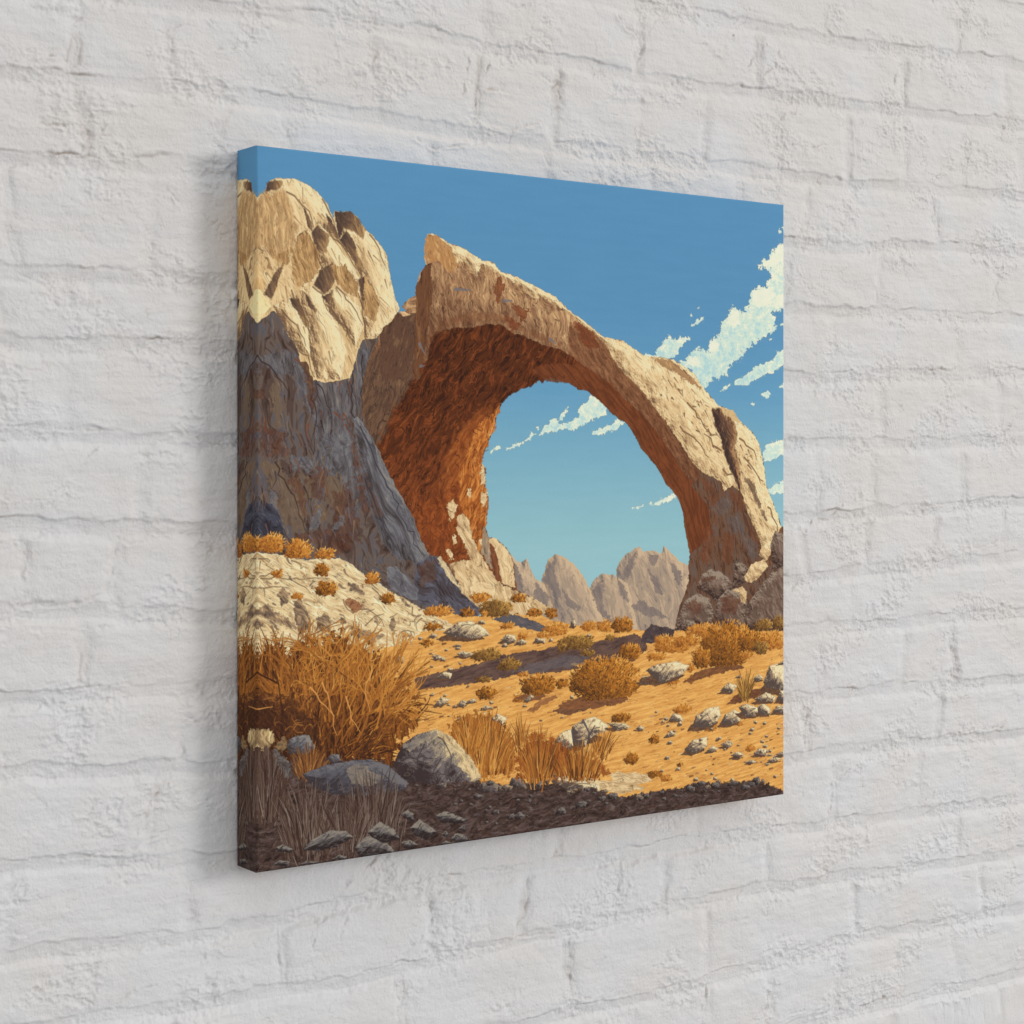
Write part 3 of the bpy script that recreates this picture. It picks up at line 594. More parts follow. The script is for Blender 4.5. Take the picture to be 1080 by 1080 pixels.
for a in [("G",120,55,150,80,ORANGE),("G",230,55,110,85,ORANGE),("G",340,80,120,80,ORANGE),("G",450,98,90,45,ORANGE),("G",252,180,46,34,ORANGE),("G",435,165,66,55,BUSH),("G",455,245,92,66,BUSH),("G",650,200,64,50,ORANGE),("G",716,287,62,48,BUSH),("G",335,275,46,34,ORANGE),("G",930,340,120,46,ORANGE),("G",905,405,70,34,BUSH)]:
    bush(*a)
for a in [("K",490,330,140,72,OLIVE),("K",428,282,84,44,ORANGE),("K",586,286,64,38,BUSH),("K",370,345,60,40,BUSH),("K",440,350,30,28,ORANGE),("K",655,345,60,34,BUSH),("K",725,350,50,44,BUSH),("K",540,400,56,30,ORANGE),("K",605,445,40,40,ORANGE),("K",745,418,110,56,ORANGE),("K",690,440,50,30,ORANGE),("K",370,448,40,28,ORANGE),("K",888,402,66,44,ORANGE),("K",952,402,64,50,ORANGE),("K",1025,398,90,66,BUSH),("K",835,472,140,64,OLIVE),("K",770,490,40,50,OLIVE),("K",452,525,120,54,OLIVE),("K",548,566,96,54,OLIVE),("K",1056,512,84,66,BUSH),("K",200,472,50,30,BUSH),("K",455,686,86,52,BUSH),("K",586,705,40,44,ORANGE),("K",770,645,56,40,BUSH),("K",610,605,50,20,ORANGE),("K",440,625,60,24,OLIVE),("K",880,515,60,30,OLIVE),("K",975,452,40,24,OLIVE)]:
    bush(*a)
bush("K", 672, 655, 140, 92, BUSH, (.5, .3))
bush("J", 258, 392, 94, 66, BUSH, (.5, .3))
for a in [("J",405,350,90,60,ORANGE),("J",440,372,150,50,ORANGE),("J",570,305,150,66,ORANGE),("J",500,345,120,50,ORANGE),("J",370,410,80,34,ORANGE),("J",890,270,60,60,OLIVE),("J",820,280,80,50,OLIVE),("J",860,345,120,80,ORANGE)]:
    bush(*a)
area(T("J", [(470,520),(560,465),(700,440),(740,455),(600,490),(520,520)]), [(110,70,44),(136,90,54)], rough=2, L=16, W=4, ang=-.2)
bush("J", 670, 365, 220, 200, BUSH); bush("J", 560, 420, 80, 90, BUSH); bush("J", 770, 350, 110, 90, BUSH); bush("J", 810, 375, 60, 56, OLIVE); bush("J", 745, 405, 50, 34, ORANGE)
area(T("J", [(-70,640),(0,600),(60,580),(130,600),(120,625),(40,640),(0,662)]), [(104,70,50),(126,86,58)], rough=2, L=16, W=4, ang=-.2)
bush("J", 150, 510, 290, 190, BUSH, (.35, .25))
area(T("J", [(665,612),(720,560),(790,545),(860,545),(830,575),(760,590),(700,612)]), [(100,62,42),(124,80,52)], rough=2, L=16, W=4, ang=-.2)
x, y, w, h = G_("J", 745, 580, 70, 110)
blades(x - w / 2, x + w / 2, y, h, 90, OLIVE, w=1.2)
for a in [("J",360,760,42,40,BUSH),("J",265,842,58,50,BUSH),("J",362,908,62,34,BUSH),("J",410,926,50,26,ORANGE),("J",765,798,36,30,ORANGE),("J",595,712,60,34,ORANGE),("J",480,632,76,40,ORANGE),("J",440,515,56,30,ORANGE),("J",220,668,80,40,BUSH),("J",470,868,24,18,BUSH),("J",718,690,30,26,ORANGE),("J",515,455,36,36,ORANGE)]:
    bush(*a)
for p in [[(295,512),(318,490),(360,495),(365,522),(310,525)], [(325,470),(350,450),(400,438),(455,430),(510,448),(480,485),(430,505),(392,525),(360,500)], [(638,555),(672,518),(712,532),(690,562)], [(520,705),(535,660),(590,625),(632,620),(642,660),(612,700),(560,712)], [(638,695),(660,652),(700,632),(736,652),(722,682),(680,698)], [(715,622),(750,608),(802,625),(798,660),(742,665)], [(796,622),(820,605),(852,630),(850,655),(800,655)], [(858,642),(880,615),(925,618),(925,652)], [(820,520),(845,450),(885,438),(925,450),(925,562),(870,545),(835,545)], [(874,595),(890,555),(925,548),(925,605)],
          [(486,805),(520,762),(582,748),(584,788),(530,820)], [(640,782),(672,763),(698,775),(672,797)], [(578,808),(605,785),(632,798),(600,815)], [(680,828),(712,808),(742,822),(720,842)], [(778,818),(800,798),(832,800),(836,826),(785,830)], [(838,850),(870,825),(900,842),(850,858)], [(738,855),(770,845),(800,856),(770,864)], [(780,590),(832,560),(872,578),(868,600),(800,600)], [(776,505),(800,482),(822,500),(800,515)],
          [(420,680),(440,650),(476,658),(480,682)], [(280,712),(300,700),(320,712),(300,724)], [(404,745),(430,722),(456,735),(420,750)], [(870,825),(905,808),(925,820),(900,832)], [(700,500),(720,485),(730,495)], [(880,445),(900,428),(925,436)]]:
    rock("J", p, k=.62)
for p in [[(14,705),(60,674),(112,663),(160,695),(172,720),(110,742),(80,762),(70,790),(-2,785)], [(-68,770),(-30,730),(14,712),(18,790),(-40,800)], [(160,690),(230,690),(262,708),(200,722)]]:
    rock("J", p, k=.45)
for a, b in [((14,720),(20,785)), ((60,680),(90,740)), ((90,735),(110,700)), ((85,740),(80,790))]:
    line(T("J", [a, b]), 3.4, 1.0, (78, 70, 72), .85)
for p in [[(270,430),(330,385),(385,378),(440,405),(470,440),(400,455),(300,445)], [(510,460),(540,435),(575,440),(580,465),(540,475)], [(570,475),(600,455),(625,468),(600,480)], [(325,520),(350,505),(400,518),(370,535)], [(240,620),(275,590),(310,600),(300,625)], [(220,530),(240,520),(270,535),(240,545)], [(305,490),(330,475),(350,485)], [(205,445),(225,430),(250,440),(230,452)], [(230,740),(260,700),(300,710),(270,735)], [(325,735),(350,712),(375,722),(360,742)], [(370,722),(395,706),(415,715),(390,728)], [(610,715),(640,688),(655,700),(630,720)], [(410,385),(435,375),(450,392)], [(425,750),(450,735),(485,745),(450,755)], [(655,470),(660,450),(700,455),(700,472)], [(70,550),(85,528),(108,535),(100,556)], [(805,395),(818,362),(832,390),(822,404)], [(470,790),(500,770),(540,790),(520,820),(480,815)]]:
    rock("K", p, k=.5)
area(T("K", [(625,760),(680,712),(745,692),(750,705),(690,735),(650,765)]), [(120,74,44),(156,104,62),(190,136,84)], rough=1.5, L=16, W=4, ang=-.3, ink=.5)
for k in range(210):                                            # loose pebbles
    if rg.random() < .55:
        a = T("J", [(rg.uniform(330, 900), rg.uniform(640, 930))])[0]; w = rg.uniform(1.6, 6)
    else:
        a = T("K", [(rg.uniform(130, 1000), rg.uniform(430, 800))])[0]; w = rg.uniform(1.6, 5)
    i, j = min(NT - 1, int(a[1] / PS)), min(NT - 1, int(a[0] / PS))
    if IMG[i, j, 0] < 180:
        continue
    if rg.random() < .5:
        pebble(a[0], a[1], w * 1.5, w * .8)
    else:
        line([a, a + [w, -w * .1]], w * .5, w * .3, pick([(110, 70, 42), (140, 96, 60), (232, 204, 150)], rg.random(), .2), .9)
# flat pale slabs at the edge of the shadow
for p in [[(-10,900),(60,905),(150,935),(180,960),(100,985),(-40,960)], [(165,905),(210,898),(330,905),(350,935),(240,962),(190,940)], [(120,930),(250,940),(330,965),(220,990),(130,970)]]:
    area(T("J", p), [(150,118,80),(196,164,118),(224,196,148),(238,214,170)], rough=2.5, L=22, W=4, ang=.15, ink=.5)
rock("K", [(722,1050),(735,1018),(790,1022),(860,1052),(930,1072),(930,1100),(820,1090),(740,1080)], k=.5)

# ---- foreground in shadow
GROUND_SH = [(40, 28, 25), (58, 42, 37), (74, 56, 50), (90, 72, 67), (106, 92, 88)]
area(J(T("L", [(40,440),(160,440),(240,450),(300,470),(400,470),(600,480),(740,490),(800,535)]), T("M", [(100,545),(250,560),(420,570),(560,602),(640,582),(735,592),(820,612),(900,602),(960,625)]), T("J", [(160,992),(230,1002),(300,990),(400,974),(480,958),(530,946),(600,940),(680,942),(790,930),(860,955),(940,995),(940,1300)]), T("L", [(40,1200)])),
     GROUND_SH, rough=3.4, rs=8, L=17, W=5, ang=-.10, ink=.6, inkw=.045, crisp=.3, gain=.95, curl=.5)
for k in range(200):
    x, y = rg.uniform(40, 768), rg.uniform(640, 766)
    i, j = int(y / PS), int(x / PS)
    if IMG[i, j, 0] > 110:
        continue
    ln = rg.uniform(5, 22)
    line([(x, y), (x + ln * .5, y + rg.normal(0, 1)), (x + ln, y - ln * .1)], rg.uniform(.8, 2.0), .4, pick([(38, 26, 24), (84, 46, 32), (92, 84, 90)], rg.random(), .25), .7)
for k in range(95):
    t = rg.random()
    a = T("M", [(rg.uniform(120, 1000), rg.uniform(585, 820))])[0] if t < .6 else T("J", [(rg.uniform(60, 900), rg.uniform(960, 1010))])[0]
    i, j = min(NT - 1, int(a[1] / PS)), min(NT - 1, int(a[0] / PS))
    if IMG[i, j, 0] > 115 or a[1] > 755:
        continue
    w = rg.uniform(2.5, 8) if rg.random() < .75 else rg.uniform(8, 17)
    pebble(a[0], a[1], w, w * .6, STONE_SH, k=.35, shadow=False)
for p in [[(545,590),(560,562),(600,558),(620,590),(600,605),(560,605)], [(625,590),(640,560),(670,553),(690,580),(680,600),(640,603)], [(690,580),(705,562),(720,575),(715,595)], [(410,610),(430,580),(480,575),(515,600),(500,622),(430,625)], [(235,600),(250,580),(285,585),(280,605)]]:
    rock("M", p, [(56,46,44),(84,74,72),(116,102,96),(140,124,108)], k=.5, shadow=False)
edge_px = J(T("M", [(420,572),(560,604),(640,584),(735,594),(820,614),(900,604),(960,627)]), T("J", [(160,994),(230,1004),(300,992),(400,976),(480,960),(530,948),(600,942),(680,944),(790,932),(860,957)]))
edge_px = edge_px[np.argsort(edge_px[:, 0])]
for k in range(26):                                             # rubble along the edge of the shadow
    x = rg.uniform(edge_px[0, 0], 765); y = np.interp(x, edge_px[:, 0], edge_px[:, 1]) + rg.normal(1.5, 2.5)
    w = rg.uniform(4, 13)
    pebble(x, y, w, w * rg.uniform(.5, .75), [(60,48,44),(92,78,70),(128,110,94),(176,150,116)] if rg.random() < .7 else STONE_SH, k=.4, shadow=False)
for p in [(615,955,40,26),(790,935,30,40),(560,945,40,22),(510,965,36,24),(690,945,50,20),(180,1000,40,30),(140,1010,36,24),(50,1035,60,30),(740,960,50,26)]:
    x, y, w, h = G_("J", *p); pebble(x, y, w, h, STONE_SH, k=.4, shadow=False)

# ---- big dry bush at the left
DRY = [(54, 30, 18), (88, 51, 25), (130, 78, 34), (166, 104, 42), (193, 130, 56), (216, 158, 82)]
area(T("G", [(40,540),(100,490),(180,500),(240,470),(300,500),(380,455),(430,465),(520,430),(570,470),(640,490),(720,550),(790,640),(850,720),(830,820),(760,900),(740,980),(500,975),(400,960),(300,960),(40,960)]),
     [(58,30,18),(84,46,22),(120,70,28),(158,96,38)], rough=13, rs=8, soft=2, L=24, W=4, ang=1.35, ink=.7, gain=1.0, bias=lambda X, Y: .30 * np.clip((X - 90) / 170, -1, 1) - .20 * np.clip((Y - 620) / 70, -1, 1))
b0 = T("G", [(480, 960)])[0]; r0 = T("G", [(860, 700)])[0]; t0 = T("G", [(520, 395)])[0]
def tone_big(x, y, z):
    return 0.40 + 0.28 * z + 0.24 * np.clip((x - 120) / 140, -1, 1) - 0.34 * np.clip((y - 610) / 70, -.7, 1.2)
hb = b0[1] - t0[1]
for rep in range(2):                                            # tangled twigs, deep ones first
    for k in range(520):
        a = T("G", [(rg.uniform(60, 850), rg.uniform(440 + rep * 6, 960))])[0]
        cx = b0[0] - 15
        if a[1] < t0[1] + 40 + 12 * rg.normal() + 22 * abs((a[0] - cx) / 120) ** 2.2 or (a[1] > b0[1] - 25 and a[0] > r0[0] - 60):
            continue
        an = math.atan2(a[1] - (b0[1] + 40), (a[0] - cx) * 1.15) + rg.normal(0, .30)
        ln = rg.uniform(14, 40) * (1 - .12 * rep)
        pts = [a]
        for q in range(5):
            an += rg.normal(0, .16); pts.append(pts[-1] + np.array([math.cos(an), math.sin(an)]) * ln / 5)
        tn = tone_big(pts[-1][0], pts[-1][1], rg.random()) - .36 + .15 * rep + .3 * float(pn(np.float32(a[0] / 22), np.float32(a[1] / 22), 55))
        line(pts, rg.uniform(1.3, 2.3), .5, pick(DRY, tn, .17), .95)
        if rep and rg.random() < .5:
            b = pts[2]; an += rg.choice([-.7, .7])
            line([b, b + np.array([math.cos(an), math.sin(an)]) * ln * .3], 1.3, .4, pick(DRY, tn + .08, .15), .9)
def in_bush(p):
    return p[1] > t0[1] - 6 + abs(rg.normal(0, 7)) + 10 * float(pn(np.float32(p[0] / 9), np.float32(3.5), 58)) + 22 * abs((p[0] - b0[0] + 15) / 122) ** 2.2 and p[0] < r0[0] + 4
def branch(p, an, ln, w, d, z):
    pts = [np.array(p, float)]
    for q in range(4):
        an += rg.normal(0, .16)
        pts.append(pts[-1] + np.array([math.cos(an), math.sin(an)]) * ln / 4)
        if not in_bush(pts[-1]):
            break
    tn = tone_big(pts[-1][0], pts[-1][1], z) - .01 - .08 * d + .25 * float(pn(np.float32(p[0] / 20), np.float32(p[1] / 20), 57))
    if d > 0 and in_bush(pts[-1]):
        for q in range(rg.integers(2, 4)):
            branch(pts[rg.integers(min(2, len(pts) - 1), len(pts))], an + rg.normal(0, .42), ln * rg.uniform(.55, .85), w * .78, d - 1, z)
    line(pts, w, max(.6, w * .6), pick(DRY, tn, .12), .95)
for k in range(44):
    x = b0[0] - 15 + rg.uniform(-1.1, 1) * 92
    branch((x, b0[1] - rg.uniform(2, 70)), -math.pi / 2 + (x - b0[0] + 15) / 140 + rg.normal(0, .2), rg.uniform(36, 60), 2.4, 3, rg.random())
area(T("G", [(60,700),(200,690),(330,720),(400,800),(440,900),(300,870),(60,840)]), [(44,24,18),(66,38,24),(92,54,30)], rough=8, rs=9, soft=6, L=16, W=3.5, ang=1.2, ink=.6, alpha=.72)
for k in range(90):
    a = T("G", [(rg.uniform(90, 420), rg.uniform(700, 880))])[0]
    an = -1.4 + rg.normal(0, .9); ln = rg.uniform(6, 18)
    line([a, a + [ln * .5 * math.cos(an), ln * .5 * math.sin(an)], a + [ln * math.cos(an + .4), ln * math.sin(an + .4)]], rg.uniform(1, 1.8), .5, pick([(58, 32, 22), (104, 62, 34), (160, 104, 50)], rg.random(), .2), .85)
for p in [[(390,660),(430,720),(490,780)], [(440,640),(470,720),(500,860)], [(540,700),(560,790),(600,850)], [(650,590),(620,680),(640,760)], [(100,745),(170,752),(230,742)]]:
    crack(T("G", p), 2.2, (214, 150, 80), .9, 1.2)
# ---- grass tufts in the middle
def tuft(tile, x0, x1, yb, yt, n, pal=DRY, **kw):
    a = T(tile, [(x0, yb), (x1, yb), ((x0 + x1) / 2, yt)])
    blades(a[0, 0], a[1, 0], a[:2, 1].mean(), a[:2, 1].mean() - a[2, 1], n, pal, **kw)
area(T("K", [(300,860),(320,790),(400,770),(500,800),(560,870),(580,960),(560,1030),(430,1030)]), [(120,66,26),(160,98,40),(196,132,60)], rough=9, rs=7, soft=3, L=24, W=4, ang=1.5, ink=.6)
tuft("K", 290, 590, 1020, 745, 200, fan=.8, hmin=.25, w=1.5, tone=lambda x, y, z: .35 + .6 * z)
tuft("K", 280, 480, 930, 745, 60, fan=.8, hmin=.3, w=1.4, tone=lambda x, y, z: .45 + .5 * z)
area(T("K", [(580,1040),(590,920),(650,850),(720,880),(820,930),(920,970),(970,1020),(900,1045),(740,1040)]), [(110,56,22),(150,84,34),(186,116,50)], rough=9, rs=7, soft=3, L=20, W=4, ang=1.5, ink=.6)
tuft("K", 590, 760, 1045, 810, 170, fan=.75, hmin=.25, w=1.5, tone=lambda x, y, z: .25 + .6 * z)
tuft("K", 700, 970, 1035, 890, 200, fan=.8, hmin=.25, w=1.5, tone=lambda x, y, z: .28 + .6 * z)
tuft("K", 860, 1010, 940, 830, 90, fan=.7, lean=.35, w=1.2, tone=lambda x, y, z: .35 + .6 * z)
tuft("K", 560, 640, 900, 770, 40, fan=.7, w=1.0, tone=lambda x, y, z: .3 + .4 * z)
# ---- boulders
rock("K", [(62,975),(98,900),(160,858),(240,836),(302,868),(352,920),(402,980),(432,1045),(400,1058),(300,1062),(200,1068),(110,1052),(68,1012)], [(58,46,46),(84,74,74),(112,102,100),(150,136,118),(206,184,142)], k=.55, light=(.8, -.5), cracks=1, shadow=False)
area(T("K", [(240,838),(302,868),(352,920),(402,980),(428,1042),(390,1050),(350,1000),(330,930),(290,900),(250,870)]), [(150,128,100),(196,170,126),(222,196,148),(236,212,164)], rough=3, rs=6, L=16, W=5, ang=.95, ink=.5)
area(T("K", [(100,905),(170,862),(240,842),(250,872),(190,890),(130,930)]), [(104,98,98),(140,128,114),(176,156,124)], rough=3, rs=6, L=14, W=5, ang=-.4, ink=.5, alpha=.8)
for p in [[(190,900),(160,960),(150,1040)], [(260,960),(230,1010),(215,1050)], [(250,870),(300,940),(290,1020)], [(110,960),(180,950),(240,960)]]:
    crack(T("K", p), 1.6, (60, 50, 50), .7, 2.2)
rock("L", [(285,425),(300,400),(335,382),(382,380),(412,430),(380,462),(300,462)], BLUE, k=.4, shadow=False)
rock("L", [(460,480),(480,460),(510,465),(520,490),(480,500)], BLUE, k=.4, shadow=False)
tuft("L", 290, 480, 540, 410, 150, [(70,38,22),(110,68,36),(150,100,52),(176,124,70)], fan=.9, w=1.2, tone=lambda x, y, z: .15 + .7 * z)
rock("L", [(355,545),(450,510),(560,488),(650,484),(722,510),(762,550),(808,584),(780,615),(600,640),(480,630),(400,600)], [(58,52,56),(76,72,78),(92,90,96),(110,106,108)], k=.3, cracks=4, shadow=False)
area(T("L", [(540,520),(600,505),(660,540),(700,560),(640,600),(580,590),(545,560)]), [(98,92,92),(124,114,104),(146,130,112)], rough=3, rs=6, L=18, W=5, ang=.4, ink=.6)
area(T("L", [(60,400),(95,362),(150,350),(215,358),(238,375),(232,420),(200,450),(140,470),(60,450)]), [(96,78,58),(140,114,82),(186,158,112),(220,196,144)], rough=2.5, rs=6, L=18, W=5, ang=1.3, ink=.6)
area(T("L", [(236,430),(255,410),(280,385),(295,430),(270,452)]), [(100,78,54),(140,112,78)], rough=2, rs=5, L=8, W=4, ink=.5)
area(T("L", [(60,450),(150,440),(240,440),(300,520),(320,560),(290,600),(310,680),(250,720),(180,740),(60,740)]), [(56,36,30),(76,52,42),(92,70,60),(104,88,80)], rough=4, rs=8, L=34, W=4, ang=1.5, ink=.7)
area(T("L", [(240,440),(290,490),(322,550),(280,560),(240,500)]), STONE_SH[1:], rough=3, L=16, W=5, ang=.9, ink=.5)
# ---- grey dry grass in the shadow
GREY = [(44, 30, 26), (66, 46, 38), (88, 68, 58), (112, 94, 84), (132, 116, 104)]
tuft("L", 60, 330, 730, 440, 260, GREY, fan=.35, w=1.3, tone=lambda x, y, z: .2 + .55 * z)
tuft("L", 210, 560, 850, 590, 330, GREY, fan=.5, w=1.3, tone=lambda x, y, z: .2 + .65 * z, yj=10)
tuft("L", 460, 850, 800, 560, 360, GREY, fan=.5, w=1.3, tone=lambda x, y, z: .15 + .65 * z, yj=12)
tuft("L", 380, 700, 830, 640, 160, GREY, fan=.6, w=1.2, tone=lambda x, y, z: .15 + .6 * z, yj=12)
# ---- stones in the shadow
for p in [[(360,865),(395,822),(470,782),(540,785),(572,812),(500,850),(420,872)], [(575,855),(620,810),(680,803),(740,860),(752,888),(600,900)], [(628,792),(680,744),(742,775),(768,818),(700,836),(650,812)], [(808,772),(850,735),(902,770),(928,790),(880,822),(830,802)], [(775,712),(800,695),(826,715),(826,748),(800,740)], [(240,855),(270,842),(320,860),(310,878),(250,872)], [(232,930),(260,905),(302,915),(300,938)], [(480,905),(510,885),(545,895),(540,912)], [(770,835),(810,822),(848,845),(800,865)], [(980,820),(1000,795),(1040,800),(1060,828),(1010,838)], [(1015,775),(1035,760),(1055,775),(1040,792)], [(940,800),(960,785),(978,800),(960,815)], [(930,845),(960,826),(995,838),(960,850)], [(915,720),(960,700),(1050,735),(1040,755),(940,750)], [(340,930),(370,912),(430,915),(420,930)]]:
    rock("L", p, [(44,36,34),(68,60,60),(92,86,86),(114,108,104),(138,128,116)], k=.45, shadow=False, light=(.1, -.95))

# ---- drawn ink of the whole print, tied to tone changes, then out as an image
lum = IMG.mean(2)
gx = np.zeros_like(lum); gy = np.zeros_like(lum)
gx[:, 1:-1] = lum[:, 2:] - lum[:, :-2]; gy[1:-1] = lum[2:] - lum[:-2]
IMG *= (1 - 0.10 * sstep(14, 60, np.hypot(gx, gy)))[..., None]
IMG += (3.0 * pn(GXX / 1.6, GYY / 1.6, 991))[..., None]
IMG = np.clip(IMG, 0, 255)
ALB = 1.12                                      # ink and paper reflectance scale
rgba = np.ones((NT, NT, 4), np.float32)
rgba[..., :3] = np.clip(lin(IMG) * ALB, 0.004, 0.90)
art_image = bpy.data.images.new("desert_arch_print", NT, NT, float_buffer=True)
art_image.colorspace_settings.name = "Linear Rec.709"
art_image.pixels.foreach_set(rgba[::-1].ravel())
art_image.update()
art_image.pack()
# ---------------------------------------------------------------- the painted brick wall
def px_to_wall(x, y, dist):
    """a viewing ray of the 1080 px photograph met with the plane parallel to the wall at dist"""
    r = (np.asarray(x, float) - 540.0) / F_PX
    dn = -EU[1] * r + EU[0]
    du = EU[0] * r + EU[1]
    return cam.location[0] + dist * du / dn, cam.location[2] - (np.asarray(y, float) - 484.0) / F_PX * dist / dn

WALL_D = cam_n + DEPTH + GAP
# bed joints: (pixel x, pixel y) measured at several places along each joint
BEDS = [
    [(675, 8), (900, 48), (1060, 68)],
    [(60, 92), (230, 102), (420, 122), (600, 150), (760, 172), (900, 112)][:0] or [(5, -15), (400, 30), (700, 88), (830, 105), (1040, 130)],
    [(30, 82), (230, 100), (420, 132), (560, 152), (900, 196), (1060, 208)],
    [(30, 172), (230, 180), (880, 264), (1000, 262)],
    [(40, 292), (230, 297), (900, 331), (1060, 338)],
    [(30, 366), (230, 370), (860, 401), (1060, 396)],
    [(30, 460), (230, 468), (860, 470), (1060, 468)],
    [(30, 558), (230, 562), (860, 548), (1060, 532)],
    [(30, 648), (230, 652), (850, 612), (1060, 590)],
    [(30, 738), (230, 728), (850, 666), (1060, 650)],
    [(30, 818), (230, 812), (860, 736), (1060, 720)],
    [(30, 916), (230, 910), (420, 880), (880, 794), (1060, 778)],
    [(30, 1008), (230, 988), (440, 938), (780, 884), (1060, 848)],
    [(20, 1090), (360, 1040), (440, 1020), (640, 975), (800, 940), (1060, 905)],
    [(560, 1082), (720, 1045), (800, 1022), (900, 993), (1060, 965)],
    [(700, 1120), (860, 1080), (1060, 1033)],
]
# perpends: (pixel x, pixel y, strength)
PERPS = [(80,38,.8),(178,55,.9),(88,132,1),(232,135,.5),(302,150,.6),(160,215,.7),(10,190,.6),(397,75,.8),(503,90,.8),(586,95,1.3),
 (675,40,1.5),(675,112,.6),(512,20,.6),(455,160,.8),(577,172,.8),(688,180,.6),(745,125,1.1),(800,68,1.1),(953,90,1.2),(1010,32,1),
 (893,145,1.1),(820,132,.7),(955,155,.8),(1017,162,.5),(1076,160,.5),(1062,98,.8),(850,218,.7),(988,228,1.1),(780,196,.5),(928,300,.7),
 (1052,312,.8),(886,350,.7),(122,600,1.0),(27,605,.9),(195,455,.6),(88,690,.9),(150,520,.6),(70,410,.4),(1010,372,.8),(877,375,.6),
 (930,440,.8),(1055,440,.6),(920,500,.8),(1015,500,.7),(862,500,.6),(847,575,.6),(915,580,1.2),(985,568,.9),(1060,570,.9),(1010,622,.5),
 (898,630,.4),(1005,690,1.2),(953,688,.9),(80,765,.6),(193,758,.9),(160,855,.9),(8,945,.7),(197,952,1.0),(95,1035,.9),(225,1020,.6),
 (297,1000,.9),(332,978,1.0),(455,962,1.1),(553,965,1.2),(650,942,.7),(700,930,.9),(600,1018,1.1),(425,1062,.9),(590,882,.7),(510,960,.3),
 (850,765,1),(990,752,1.2),(880,832,1.3),(968,822,.6),(872,922,.6),(1010,888,1.1),(902,970,1.2),(808,922,.8),(1037,935,1.2),(883,1022,.9),
 (949,1018,.8),(1008,1000,.7),(812,1055,.9),(745,1065,.8),(735,870,.7),(745,970,.9),(760,460,.6),(700,420,.6),(600,500,.6)]
